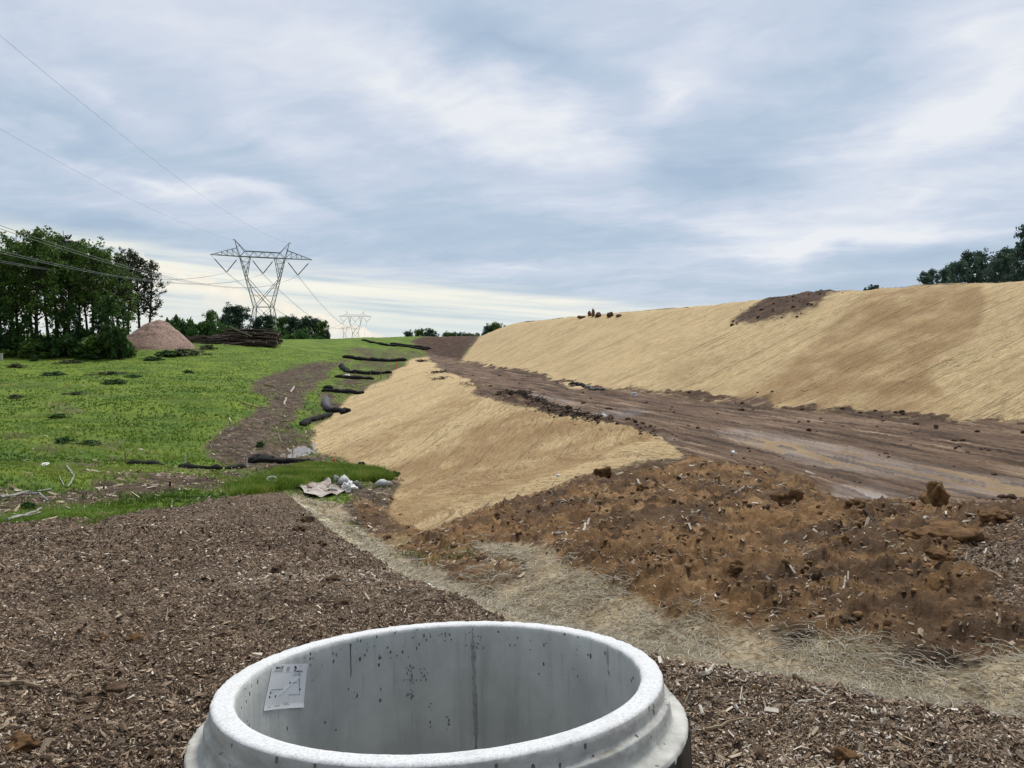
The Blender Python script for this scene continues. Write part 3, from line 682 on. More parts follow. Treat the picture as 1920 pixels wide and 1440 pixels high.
def strands(name, x, y, L, wd, tint, mat, label, cat, up=.25, bend=.5, direction=None, spread=3.14):
    n = len(x); z = ground(x, y) + .004
    th = rng.uniform(0, 2*np.pi, n) if direction is None else direction + rng.normal(0, spread, n)
    ph = np.abs(rng.normal(0, up, n)); cur = rng.normal(0, bend, n)
    P = []; p = np.stack([x, y, z], 1); a = th.copy(); e = ph.copy(); seg = 3
    for i in range(seg + 1):
        P.append(p.copy())
        d = np.stack([np.cos(a)*np.cos(e), np.sin(a)*np.cos(e), np.sin(e)], 1)
        p = p + d * (L/seg)[:, None]; a = a + cur; e = e - ph*.75
    V = []
    for i in range(seg + 1):
        w = wd * (1 - .7*i/seg)
        s = np.stack([-np.sin(th), np.cos(th), np.zeros(n)], 1) * (w/2)[:, None]
        V += [P[i] - s, P[i] + s, P[i] + np.stack([np.zeros(n), np.zeros(n), w*.7], 1)]
    V = np.stack(V, 1).reshape(-1, 3); b0 = (np.arange(n)*12)[:, None]; Fs = []
    for i in range(seg):
        for k in range(3):
            k2 = (k+1) % 3; Fs.append(b0 + np.array([[i*3+k, i*3+k2, i*3+3+k2, i*3+3+k]]))
    o = mesh_np(name, V, np.concatenate(Fs), mat); fattr(o.data, 'tint', np.repeat(tint, 12)); return tag(o, label, cat, None, 'stuff')
M_matstraw = colour_mat('weathered_straw', [(0, (.15, .11, .06)), (.4, (.38, .32, .22)), (.7, (.60, .54, .41)), (1, (.80, .76, .64))])
M_gold = colour_mat('gold_straw', [(0, (.20, .13, .06)), (.35, (.44, .31, .15)), (.7, (.62, .47, .25)), (1, (.78, .63, .38))])
x, y, r = sample(230000, 3.9, 32, .15, 36)
w = zw('mat', x, y) * np.clip(.62 + 1.7*fbm(x*.8, y*.8, 4, 28) + .9*fbm(x*2.5, y*2.5, 2, 5), .06, 1)
keep = (rng.random(len(x)) < w) & off_ring(x, y); x, y, r = x[keep], y[keep], r[keep]; n = len(x)
strands('swale_straw', x, y, rng.uniform(.08, .26, n), np.clip(r*.0010, .004, .026), rng.beta(2, 1.5, n), M_matstraw, 'grey green weathered straw matting laid along the drainage swale', 'straw')
x, y, r = sample(60000, 14, 60, 1.2, 34)
ZS = blur(blur(blur(blur(Z['straw'], 9, 0), 9, 1), 9, 0), 9, 1)
keep = (rng.random(len(x)) < np.maximum(zw('straw', x, y), .8*np.clip(grid_sample(ZS, x, y)*1.3 - .12, 0, 1)) * (grid_sample(isroad, x, y) < .9) * np.clip(.4 + 1.5*fbm(x*.5, y*.5, 3, 83), .1, 1)); x, y, r = x[keep], y[keep], r[keep]; n = len(x)
dirn = np.where(x > 3, math.atan2(.28, .96), math.atan2(.95, .30))
strands('slope_straw', x, y, rng.uniform(.18, .50, n) * np.clip(r/30, .8, 1.6), np.clip(r*.0006, .010, .03), rng.uniform(0, 1, n)**1.2, M_gold, 'loose golden straw lying on the erosion blankets of both slopes', 'straw', up=.10, bend=.25, direction=dirn, spread=.5)

def blades(name, x, y, H, wd, tint, mat, label, per=4, lean=.35, cat='grass'):
    n = len(x) * per; rr = np.repeat(H, per) * rng.uniform(.5, 1.1, n)
    X = np.repeat(x, per) + rng.normal(0, 1, n)*np.repeat(H, per)*.22; Y = np.repeat(y, per) + rng.normal(0, 1, n)*np.repeat(H, per)*.22
    z = ground(X, Y); th = rng.uniform(0, 2*np.pi, n); w = np.repeat(wd, per)
    l = rng.normal(0, lean, (n, 2))
    S = np.stack([np.cos(th), np.sin(th), np.zeros(n)], 1) * w[:, None]/2
    B = np.stack([X, Y, z - .01], 1); Mid = B + np.stack([l[:, 0]*rr*.35, l[:, 1]*rr*.35, rr*.6], 1); Tp = B + np.stack([l[:, 0]*rr, l[:, 1]*rr, rr*.95], 1)
    V = np.stack([B - S, B + S, Mid - S*.75, Mid + S*.75, Tp], 1).reshape(-1, 3); b0 = (np.arange(n)*5)[:, None]
    Fs = np.concatenate([b0 + np.array([[0,1,3]]), b0 + np.array([[0,3,2]]), b0 + np.array([[2,3,4]])])
    o = mesh_np(name, V, Fs, mat); fattr(o.data, 'tint', np.clip(np.repeat(np.repeat(tint, per) + rng.normal(0, .09, n), 5), 0, 1)); return tag(o, label, cat, None, 'stuff')
def leafmat(name, stops, trans=.35):
    m, T, b = new_mat(name, .6, .25)
    c = T.ramp(T.attr('tint'), stops); T.put(b.inputs['Base Color'], c)
    tr = T.node('ShaderNodeBsdfTranslucent'); T.put(tr.inputs[0], c); mx = T.node('ShaderNodeMixShader'); mx.inputs[0].default_value = trans
    T.l.new(b.outputs[0], mx.inputs[1]); T.l.new(tr.outputs[0], mx.inputs[2]); T.l.new(mx.outputs[0], m.node_tree.nodes['Material Output'].inputs[0]); return m
M_grass = leafmat('grass_blade', [(0, (.035, .068, .010)), (.40, (.090, .165, .017)), (.70, (.165, .250, .030)), (.88, (.30, .35, .07)), (1, (.34, .28, .13))])
x, y, r = sample(120000, 15, 170, .0, 35)
keep = rng.random(len(x)) < zw('grass', x, y) * np.clip(.75 + fbm(x*.3, y*.3, 3, 14), .2, 1); x, y, r = x[keep], y[keep], r[keep]
blades('meadow_grass', x, y, np.clip(.15 + .10*fbm(x*.2, y*.2, 3, 15), .05, .5) * np.clip(r/45, .8, 1.15), np.clip(r*.0007, .010, .06), np.clip(.56 + .8*fbm(x*.15, y*.15, 4, 16) + .12*fbm(x*.9, y*.9, 3, 19), 0, 1), M_grass, 'bright green grass and low weeds growing over the meadow', 4)
P = grass_near; mn, mx_ = P.min(0), P.max(0); x = rng.uniform(mn[0], mx_[0], 26000); y = rng.uniform(mn[1], mx_[1], 26000)
k = (grid_sample(Z['grass'], x, y) > .3) & inside(P, x, y); x, y = x[k], y[k]
blades('tall_grass', x, y, .30 + .26*np.clip(fbm(x*.35, y*.35, 3, 18) + .35, 0, 1), np.full(len(x), .022), np.clip(.66 + .5*fbm(x*.5, y*.5, 3, 2), 0, 1), M_grass, 'tall lush green grass fringe beside the white rocks at the foot of the straw slope', 5)
# mixed ground: thin grass through the chips
x, y, r = sample(26000, 14, 44, 0, 35); keep = rng.random(len(x)) < zw('bare', x, y) * np.clip(.12 + 1.6*fbm(x*.5, y*.5, 3, 71), 0, 1) * (x < 1)
x, y, r = x[keep], y[keep], r[keep]; blades('sparse_grass', x, y, np.full(len(x), .16), np.full(len(x), .018), np.full(len(x), .45), M_grass, 'thin patchy grass sprouting through the brown debris below the meadow', 4)

# clods: lumpy little stones of soil
import bmesh
def lump(seed, sub=2, jit=.3, flat=.75):
    bm = bmesh.new(); bmesh.ops.create_icosphere(bm, subdivisions=sub, radius=1.0); R = random.Random(seed); o = Vector((R.uniform(0, 50),)*3)
    from mathutils import noise
    for v in bm.verts:
        d = 1 + jit*noise.noise(v.co*1.3 + o)*1.6 + jit*.6*noise.noise(v.co*3.1 + o) + jit*.35*noise.noise(v.co*7 + o) + jit*.2*noise.noise(v.co*15 + o); v.co *= d; v.co.z *= flat
    V = np.array([v.co[:] for v in bm.verts]); Fs = np.array([[v.index for v in f.verts] for f in bm.faces]); bm.free(); return V, Fs
protos = [lump(i, 2, .38) for i in range(5)]
def clods(name, x, y, s, mat, tint, label):
    Vs = []; Fs = []; n0 = 0; T_ = []; z = ground(x, y)
    for i in range(len(x)):
        V, Fc = protos[i % 5]; a = rng.uniform(0, 6.28); c, sn = math.cos(a), math.sin(a)
        sc = s[i] * rng.uniform(.7, 1.3, 3)
        v = V*sc; v = np.stack([v[:, 0]*c - v[:, 1]*sn, v[:, 0]*sn + v[:, 1]*c, v[:, 2]], 1) + [x[i], y[i], z[i] + s[i]*.15]
        Vs.append(v); Fs.append(Fc + n0); n0 += len(V); T_.append(np.full(len(V), tint[i]))
    o = mesh_np(name, np.concatenate(Vs), np.concatenate(Fs), mat, smooth=True); fattr(o.data, 'tint', np.concatenate(T_)); return tag(o, label, 'soil clods', None, 'stuff')
M_clod = colour_mat('clod', [(0, (.045, .027, .017)), (.4, (.10, .06, .033)), (.75, (.20, .115, .052)), (1, (.26, .16, .08))], .95)
x, y, r = sample(22000, 4.2, 40, .1, 36); w = zw('soil', x, y) * np.clip(.25 + 1.5*fbm(x*.6, y*.6, 3, 55), .03, .8)
keep = rng.random(len(x)) < w; x, y, r = x[keep], y[keep], r[keep]; n = len(x)
clods('soil_clods', x, y, np.clip(rng.lognormal(math.log(.028), .55, n)*np.clip(r/9, .7, 2)*.7, .006, .06), M_clod, np.clip(rng.normal(.68, .2, n), 0, 1), 'crumbly orange brown soil clods heaped between the swale and the road')
x, y, r = sample(26000, 10, 90, 0, 36); w = np.clip(zw('mud', x, y), 0, 1) * np.clip(.01 + .9*fbm(x*.8, y*.8, 3, 57) - .10, .008, .6) + .8*grid_sample(berm, x, y) + .5*grid_sample(moundw, x, y)
keep = rng.random(len(x)) < w * (grid_sample(wet, x, y) < .5); x, y, r = x[keep], y[keep], r[keep]; n = len(x)
clods('mud_clods', x, y, np.clip(rng.lognormal(math.log(.038), .5, n)*np.clip(r/25, .6, 1.8), .015, .22), M_clod, np.clip(rng.normal(.12, .12, n), 0, 1), 'dark wet mud clods thrown up along the edges of the graded dirt road')

# ------------------------------------------------------------ concrete manhole ring
RC = Vector((-.2172, 2.3462, EYE - 1.0324)); RN = Vector((-.034, .1246, 1)).normalized()
M_conc = None
def concrete(name, c1, c2, holes=True, scale=4, rough=.85):
    m, T, b = new_mat(name, rough, .25)
    tc = T.node('ShaderNodeTexCoord').outputs['Object']; px = T.sep(tc)
    ang = T.m('ARCTAN2', px[0], px[1])
    st = T.comb(T.m('MULTIPLY', ang, 9.0), T.m('MULTIPLY', px[2], 1.1), 0)
    n = T.noise(tc, scale, 8, .62); c = T.ramp(n, [(.36, c1), (.64, c2)])
    c = T.mix(T.mapr(T.noise(st, 1.0, 7, .65), .52, .72, 0, .45), c, tuple(v*.62 for v in c1))
    c = T.mix(T.mapr(T.noise(st, 3.2, 4, .6), .62, .70, 0, .30), c, tuple(v*.5 for v in c1))
    h = T.m('MULTIPLY', T.noise(tc, 60, 5, .7), .0012)
    if holes:
        v = T.node('ShaderNodeTexVoronoi'); T.put(v.inputs[0], T.scale(tc, (1, 1, .6))); v.inputs['Scale'].default_value = 48
        r = T.sep(v.outputs['Color']); nearrim = T.mapr(px[2], -.16, -.03, .965, .66)
        pit = T.m('MULTIPLY', T.m('GREATER_THAN', r[0], nearrim), T.mapr(T.m('SUBTRACT', v.outputs['Distance'], T.m('MULTIPLY', r[1], .16)), .06, .13, 1, 0))
        c = T.mix(T.m('MULTIPLY', pit, .85), c, (.055, .055, .05)); h = T.m('SUBTRACT', h, T.m('MULTIPLY', pit, .006))  # shade inside the pits is painted into the colour
        v2 = T.node('ShaderNodeTexVoronoi'); T.put(v2.inputs[0], T.scale(tc, (1, 1, .22))); v2.inputs['Scale'].default_value = 11
        r2 = T.sep(v2.outputs['Color']); p2 = T.m('MULTIPLY', T.m('GREATER_THAN', r2[0], .88), T.mapr(v2.outputs['Distance'], .04, .12, 1, 0))
        c = T.mix(T.m('MULTIPLY', p2, .6), c, (.10, .10, .095)); h = T.m('SUBTRACT', h, T.m('MULTIPLY', p2, .003))  # larger pits, their shade likewise painted as a darker colour
    if scale == 9: c = T.mix(T.mapr(T.noise(tc, 5, 8, .7), .52, .66, 0, .55), c, (.26, .20, .14))   # dried mud splashes
    rad = T.node('ShaderNodeVectorMath', operation='LENGTH'); T.put(rad.inputs[0], T.scale(tc, (1, 1, 0)))
    out_ = T.m('MULTIPLY', T.mapr(rad.outputs['Value'], .655, .66), T.mapr(T.noise(T.scale(tc, (1, 1, 2.2)), 8, 8, .7), .42, .62, .1, .6))
    c = T.mix(out_, c, (.25, .245, .22))
    T.put(b.inputs['Base Color'], c); bump(T, b, h, 1.0, 1.0); return m
M_wall = concrete('concrete_cast', (.44, .455, .43), (.58, .595, .565))
def rim_mat():
    m, T, b = new_mat('concrete_rim', .9, .2); tc = T.node('ShaderNodeTexCoord').outputs['Object']
    n = T.noise(tc, 110, 8, .75); c = T.ramp(n, [(.34, (.42, .42, .41)), (.44, (.60, .61, .61)), (.60, (.73, .74, .75))])
    c = T.mix(T.mapr(T.noise(tc, 7, 7, .65), .5, .68, 0, .4), c, (.45, .45, .43))
    c = T.mix(T.mapr(T.voro(tc, 80), .08, .20, .8, 0), c, (.28, .28, .28)); T.put(b.inputs['Base Color'], c); bump(T, b, n, .8, .0025); return m
M_rim = rim_mat()
M_ledge = concrete('concrete_ledge', (.46, .46, .43), (.60, .60, .56), True, 9)
def lathe(name, prof, mats, midx, seg, parent, jit=.0012, smooth=True, seed=0):
    R = np.random.default_rng(seed); th = np.arange(seg) * 2*np.pi/seg; V = []
    for (r, z) in prof:
        w = jit * (np.sin(th*37 + r*50 + seed) + .8*np.sin(th*91 + z*300) + R.normal(0, .8, seg))
        V.append(np.stack([np.sin(th)*(r + w), np.cos(th)*(r + w), z + w*.7], 1))
    V = np.concatenate(V); Fs = []; mi = []
    for i in range(len(prof)-1):
        k = np.arange(seg); k2 = (k+1) % seg
        Fs.append(np.stack([i*seg+k, i*seg+k2, (i+1)*seg+k2, (i+1)*seg+k], 1)); mi += [midx[i]]*seg
    o = mesh_np(name, V, np.concatenate(Fs), mats, smooth=smooth, parent=parent); o.data.polygons.foreach_set('material_index', np.array(mi, np.int32)); return o
ring = empty('manhole_ring', RC, 'light grey precast concrete manhole ring with speckled rim in the foreground', 'manhole ring')
q_ = Vector((0, 0, 1)).rotation_difference(RN); ring.rotation_mode = 'QUATERNION'; ring.rotation_quaternion = q_
prof = [(.608,-1.5),(.608,-.55),(.608,-.25),(.608,-.08),(.6085,-.020),(.6115,-.006),(.618,0),(.630,.001),(.645,-.0005),(.660,.001),(.670,-.0005),(.6755,-.006),(.6775,-.022),(.679,-.040),(.6805,-.050),(.690,-.054),(.6925,-.060),(.6925,-.080),(.6945,-.100),(.699,-.111),(.709,-.1165),(.722,-.118),(.735,-.119),(.7415,-.124),(.7425,-.145)]
mi_ = [0,0,0,0,0,1,1,1,1,1,1,0,0,0,2,0,0,0,0,2,2,2,2,2]
lathe('ring_wall', prof, [M_wall, M_rim, M_ledge], mi_, 420, ring, .0007)
mcoat, T_, b_ = new_mat('bitumen', .45, .4); b_.inputs['Base Color'].default_value = (.012, .013, .014, 1)
bump(T_, b_, T_.noise(T_.node('ShaderNodeTexCoord').outputs['Object'], 40, 5, .6), .6, .004)
lathe('black_coating', [(.7445,-.133),(.7465,-.14),(.7475,-.30),(.7485,-1.4)], mcoat, [0,0,0], 300, ring, .0016, seed=3)
Rinv = q_.to_matrix().inverted()
def wallhit(px, py, R=.608):
    d = Rinv @ Vector(ray(px, py)); o = Rinv @ (Vector((0, 0, EYE)) - RC)
    a = d.x**2 + d.y**2; bb = 2*(o.x*d.x + o.y*d.y); c = o.x**2 + o.y**2 - R*R
    t = (-bb + math.sqrt(bb*bb - 4*a*c)) / (2*a); p = o + d*t
    return math.atan2(p.x, p.y), p.z
def wp(th, z, R): return (math.sin(th)*R, math.cos(th)*R, z)
# vertical form seam on the inner wall
ts, z0 = wallhit(886, 1178); _, z1 = wallhit(888, 1400); mb = MB(); R_ = random.Random(2); rows = []
for i in range(50):
    z = -.012 + (z1 - .25 + .012) * i/49; u_ = -z / .42
    w = .0018 if u_ < .16 else (.0075 if u_ < 1.0 else .004); w *= R_.uniform(.55, 1.25); off = R_.uniform(-.002, .002)
    rows += [wp(ts + (off - w)/.608, z, .6068), wp(ts + off/.608, z, .6055), wp(ts + (off + w)/.608, z, .6068)]
mb.add(rows, [(i*3+k, i*3+k+1, i*3+k+4, i*3+k+3) for i in range(49) for k in range(2)])
mb.build('mould_seam', simple('seam_grout', (.22, .22, .21), (.38, .39, .38), 60, .95, .2, .8, .003), ring)
# rust drip under a small hole
td, zd = wallhit(657, 1207); _, zd2 = wallhit(657, 1270); mb = MB()
for i in range(12):
    pass
mb.tube([wp(td + .0015*math.sin(i*1.7), zd + (zd2 - zd)*i/11, .6075) for i in range(12)], [.0035] + [.0017]*10 + [.0008], 5)
mb.build('rust_streak', simple('rust', (.07, .045, .04), (.14, .09, .08), 30), ring)
# rough patch of honeycombing: flat discs with the pits' shade put into their colour
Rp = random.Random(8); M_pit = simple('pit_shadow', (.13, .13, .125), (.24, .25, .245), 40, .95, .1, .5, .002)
for (cx_, cy_, n_, sx, sy) in ((778,1262,26,26,14),(770,1290,14,5,20),(664,1305,10,8,8),(765,1310,6,3,10),(1142,1262,4,6,6),(840,1340,5,3,30),(806,1345,5,3,28),(730,1230,8,40,6),(700,1215,14,70,16),(830,1200,16,60,16),(905,1205,10,16,12),(985,1208,6,50,12),(1105,1225,5,30,14),(600,1245,6,30,12),(610,1352,2,6,3),(540,1366,2,6,3),(716,1291,2,4,4),(1050,1270,6,60,20)):
    for i in range(n_):
        mb = MB()
        t_, z_ = wallhit(cx_ + Rp.uniform(-sx, sx), cy_ + Rp.uniform(-sy, sy)); s_ = Rp.uniform(.0018, .0045); k_ = Rp.uniform(.8, 2.4)
        P_ = [wp(t_ + math.cos(a_)*s_*Rp.uniform(.6, 1)/.608, z_ + math.sin(a_)*s_*k_*Rp.uniform(.6, 1), .6072) for a_ in np.arange(0, 6.28, .9)]
        mb.add([wp(t_, z_, .6074)] + P_, [(0, 1+(j+1) % len(P_), 1+j) for j in range(len(P_))])
        mb.build('surface_pit', M_pit, ring)
# printed label sheet
C4 = [wallhit(*p) for p in ((511,1246),(577,1244),(568,1326),(493,1333))]
def lab(u, v, R):                     # u right 0..1, v down 0..1
    t = (C4[0][0]*(1-u) + C4[1][0]*u)*(1-v) + (C4[3][0]*(1-u) + C4[2][0]*u)*v
    z = (C4[0][1]*(1-u) + C4[1][1]*u)*(1-v) + (C4[3][1]*(1-u) + C4[2][1]*u)*v
    return wp(t, z, R)
def paper_r(u, v):
    r = .6062 - .0012*math.sin(u*5)*math.sin(v*4)
    c = abs((v - (.66 - .42*(u - .40)/.5)) ) if .35 < u < .9 else 1
    r -= .0010*math.exp(-(c/.018)**2)
    r -= .012*max(0, v - .90)**1*6*(.35 + .65*u) * .35
    return r
sheet = MB(); nu, nv = 40, 56
sheet.add([lab(i/nu, j/nv, paper_r(i/nu, j/nv)) for j in range(nv+1) for i in range(nu+1)], [(j*(nu+1)+i, j*(nu+1)+i+1, (j+1)*(nu+1)+i+1, (j+1)*(nu+1)+i) for j in range(nv) for i in range(nu)])
mp_, Tp_, bp_ = new_mat('paper', .55, .35); bp_.inputs['Base Color'].default_value = (.84, .85, .86, 1)
sheet_o = sheet.build('label_sheet', mp_, ring, True)
m_ink, _, bi = new_mat('ink', .6, .2); bi.inputs['Base Color'].default_value = (.02, .02, .022, 1)
m_ink2, _, bi2 = new_mat('faint_ink', .6, .2); bi2.inputs['Base Color'].default_value = (.22, .22, .23, 1)
asp = .70   # sheet width / height
def text_on(name, s, u, v, h, mat, shear=0.0, bold=.012, wfit=None):
    cu = bpy.data.curves.new(name, 'FONT'); cu.body = s; cu.size = 1.0; cu.shear = shear; cu.offset = bold; cu.resolution_u = 3
    ob = bpy.data.objects.new(name, cu); COL.objects.link(ob)
    dg = bpy.context.evaluated_depsgraph_get(); me = bpy.data.meshes.new_from_object(ob.evaluated_get(dg)); bpy.data.objects.remove(ob)
    xs = [w.co.x for w in me.vertices]; W0 = max(xs) - min(xs); x0 = min(xs); ys = [w.co.y for w in me.vertices]; H0 = max(ys) - min(ys); y0 = min(ys)
    for w in me.vertices:
        uu = u + (w.co.x - x0)/W0 * wfit; vv = v - (w.co.y - y0)/H0 * h
        w.co = lab(uu, vv, paper_r(uu, vv) - .0007)
    me.materials.clear(); me.materials.append(mat); o = bpy.data.objects.new(name, me); COL.objects.link(o); o.parent = sheet_o; return o
def block(mb, u0, v0, u1, v1, n=6):
    V = [lab(u0 + (u1-u0)*i/n, v, paper_r(u0 + (u1-u0)*i/n, v) - .0006) for v in (v0, v1) for i in range(n+1)]
    mb.add(V, [(i, i+1, n+2+i, n+1+i) for i in range(n)])
text_on('maker_name', 'MACK', .105, .105, .058, m_ink, .25, .03, .25)
text_on('maker_line', 'INDUSTRIES', .105, .142, .020, m_ink2, 0, .02, .24)
text_on('association_name', 'NPCA', .69, .195, .038, m_ink, 0, .04, .20)
mb = MB()
mb.add([lab(a, b, paper_r(a, b) - .0007) for a, b in ((.64,.075),(.665,.045),(.71,.085),(.72,.11),(.66,.175),(.645,.15),(.685,.115),(.665,.10))], [(0,1,2,7),(2,3,6,7),(3,4,5,6)]); mb.build('printed_emblem', m_ink, sheet_o)
mb = MB(); block(mb, .05, .158, .34, .165); mb.build('printed_rule', m_ink, sheet_o)
mb = MB(); Rp = random.Random(5)
def words(mb, u0, v, u1, h):
    u = u0
    while u < u1:
        w = Rp.uniform(.012, .03); block(mb, u, v, min(u + w, u1), v + h, 2); u += w + .008
block(mb, .05, .190, .92, .193); [words(mb, .44, .065 + .022*i, .53, .012) for i in range(5)]
words(mb, .66, .215, .88, .010); words(mb, .64, .255, .86, .016); words(mb, .66, .425, .78, .018); words(mb, .09, .555, .44, .018)
words(mb, .80, .05, .86, .010); words(mb, .12, .625, .2, .012); words(mb, .12, .715, .18, .010); words(mb, .60, .69, .92, .006); words(mb, .62, .705, .90, .012)
words(mb, .10, .925, .2, .012); words(mb, .28, .915, .44, .014); words(mb, .52, .875, .62, .012); words(mb, .52, .905, .66, .012)
block(mb, .62, .73, .622, .90); block(mb, .77, .73, .772, .88)
mb.build('small_print', m_ink2, sheet_o)
for (a, b) in ((.585,.41),(.085,.60),(.085,.69),(.25,.685),(.86,.57)):
    mb = MB(); block(mb, a, b, a + .032, b + .045); mb.build('printed_square', m_ink, sheet_o)

# ------------------------------------------------------------ transmission pylons and conductors
M_steel = simple('galvanised_steel', (.20, .22, .24), (.30, .32, .34), 2, .5, .5, 0)
M_insul = simple('insulator_glaze', (.13, .12, .12), (.20, .19, .19), 3, .3, .5, 0)
M_wire, _, bw = new_mat('aluminium_wire', .5, .5); bw.inputs['Base Color'].default_value = (.16, .17, .19, 1)
def pylon_meshes():
    body = MB(); L = lambda *p: np.array(p, float); W_ = .24
    def sq(x0, x1, dy, z): return [L(x0,-dy,z), L(x1,-dy,z), L(x1,dy,z), L(x0,dy,z)]
    def panel(A, B, C, D, w=.15): body.bar(A, D, w); body.bar(B, C, w)
    def frame(za, ha, zb, hb, n):
        for i in range(n):
            t0, t1 = i/n, (i+1)/n; h0, h1 = ha + (hb-ha)*t0, ha + (hb-ha)*t1; z0_, z1_ = za + (zb-za)*t0, za + (zb-za)*t1
            a = sq(-h0, h0, h0, z0_); b = sq(-h1, h1, h1, z1_)
            for k in range(4):
                k2 = (k+1) % 4; body.bar(a[k], b[k], W_*1.2); body.bar(b[k], b[k2], .16); body.bar(a[k], b[k2], .13); body.bar(a[k2], b[k], .13)
    frame(-4.0, 6.6, 7.0, 4.6, 2); frame(7.0, 4.6, 13.8, 3.3, 1)
    zw_, zj, zb, zt = 13.8, 23.8, 31.0, 32.9
    for s in (-1, 1):
        for dy0, dy1 in ((-3.3, -1.0), (3.3, 1.0)):
            W0 = L(s*3.3, dy0, zw_); out = L(s*8.8, dy1, zb); ou2 = L(s*10.0, dy1*.5, 34.0)
            P = lambda t: W0 + (out - W0)*t
            body.bar(W0, out, W_); body.bar(out, ou2, .18)
            tj = (zj - zw_)/(zb - zw_); J = P(tj)
            body.bar(J, L(s*4.9, dy1, zb), W_*.85)                     # inner leg of the upper vee
            In = lambda t: J + (L(s*4.9, dy1, zb) - J)*t
            for k in range(4):
                a = P(tj + (1-tj)*k/4); b = In((k+1)/4); body.bar(a, b, .11); body.bar(P(tj + (1-tj)*(k+1)/4), b, .11)
            body.bar(J, L(-s*3.3, dy0, zw_), W_*.8)                    # long diagonal across the window
            for t in (.25, .42, .6):
                a = P(t*tj/ .6 * .95); zq = a[2]; tt = (zq - zw_)/(zj - zw_); c = L(-s*3.3, dy0, zw_) + (J - L(-s*3.3, dy0, zw_))*tt
                body.bar(a, c, .10)
        n = 7
        for k in range(n):
            t0, t1 = k/n, (k+1)/n
            a0 = L(s*(3.3 + 5.5*t0), -3.3 + 2.3*t0, zw_ + (zb-zw_)*t0); b1 = L(s*(3.3 + 5.5*t1), 3.3 - 2.3*t1, zw_ + (zb-zw_)*t1)
            a1 = L(s*(3.3 + 5.5*t1), -3.3 + 2.3*t1, zw_ + (zb-zw_)*t1); b0 = L(s*(3.3 + 5.5*t0), 3.3 - 2.3*t0, zw_ + (zb-zw_)*t0)
            body.bar(a0, b1, .10); body.bar(b0, a1, .10); body.bar(a1, b1, .10)
    arm = MB()
    for dy in (-1.0, 1.0):
        arm.bar(L(-20, 0, zb+.1), L(-8.8, dy, zb), .22); arm.bar(L(20, 0, zb+.1), L(8.8, dy, zb), .22)
        arm.bar(L(-8.8, dy, zb), L(8.8, dy, zb), .24); arm.bar(L(-6.9, dy, zt), L(6.9, dy, zt), .2)
        xs = np.linspace(-6.9, 6.9, 9)
        for k in range(8): arm.bar(L(xs[k], dy, zt if k % 2 == 0 else zb), L(xs[k+1], dy, zb if k % 2 == 0 else zt), .12)
        for s in (-1, 1):
            arm.bar(L(s*20, 0, zb+.1), L(s*9.8, dy*.5, 33.9), .16); arm.bar(L(s*6.9, dy, zt), L(s*8.8, dy, zb), .14)
            for k in range(1, 5):
                t = k/5; lo = L(s*(8.8 + 11.2*t), dy*(1-t), zb); hi = L(s*(9.8 + 10.2*t), dy*.5*(1-t), 33.9 - 2.8*t); lo2 = L(s*(8.8 + 11.2*(t-.2)), dy*(1-t+.2), zb)
                arm.bar(lo, hi, .10); arm.bar(lo2, hi, .10)
    for x in np.linspace(-8.8, 8.8, 7): arm.bar(L(x, -1, zb), L(x, 1, zb), .11)
    peak = []
    for s in (-1, 1):
        p = MB(); tip = L(s*10.7, 0, 36.6)
        for dy in (-1, 1): p.bar(L(s*6.9, dy, zt), tip, .18); p.bar(L(s*9.9, dy*.5, 33.9), tip, .15)
        p.bar(L(s*8.8, 0, 34.9), L(s*9.95, 0, 34.0), .11); p.bar(tip, tip + L(s*.5, 0, .12), .2); p.bar(tip + L(s*.5, 0, .12), tip + L(s*.5, 0, -.35), .14); peak.append(p)
    ins = []
    for c in (-14.0, 0.0, 14.0):
        yk = L(c, 0, zb - 5.6)
        for s in (-1, 1):
            m_ = MB(); top = L(c + s*5.2, 0, zb - .1) if c else L(s*4.9, 0, zb - .1)
            if c: top = L(c + s*(5.6 if s*c > 0 else 4.9), 0, zb - .1)
            d = yk - top; a = top + d*.22
            m_.bar(top, a, .07); m_.tube([a, yk - d*.03], .17, 6)
            for k in range(9): q = a + (yk - a)*(k + .5)/9; m_.tube([q - d*.008, q + d*.008], .25, 7)
            m_.bar(yk - d*.03, yk, .1); ins.append(m_)
    return body, arm, peak, ins
pb, pa, pp, pi_ = pylon_meshes()
def orient_place(x, y, z, rz, label, first=None, s=1.0):
    t = empty('transmission_pylon', (x, y, z), label, 'pylon', 'pylons carrying the power line', rz, (s*.86, s, s))
    if first is None:
        pb.build('lattice_body', M_steel, t); pa.build('crossarm', M_steel, t)
        for p in pp: p.build('peak', M_steel, t)
        for p in pi_: p.build('insulator', M_insul, t)
    else:
        for ch in first.children: c = ch.copy(); COL.objects.link(c); c.parent = t
    return t
YT = 270.0; XT = (496 - 960)/F*YT
T1 = orient_place(XT, YT, -.2, math.radians(29), 'large grey lattice pylon with wide crossarm standing behind the log pile')
T2 = orient_place((667-960)/F*820, 820, -3.2, math.radians(10), 'small distant lattice pylon standing on the meadow skyline', T1)
T3 = orient_place((647-960)/F*2300, 2300, 10, math.radians(5), 'faintest and farthest pylon, partly seen left of the skyline pylon', T1)
def att(t, p): return Vector(t.location) + Matrix.Rotation(t.rotation_euler.z, 3, 'Z') @ Vector((p[0]*.86, p[1], p[2]))
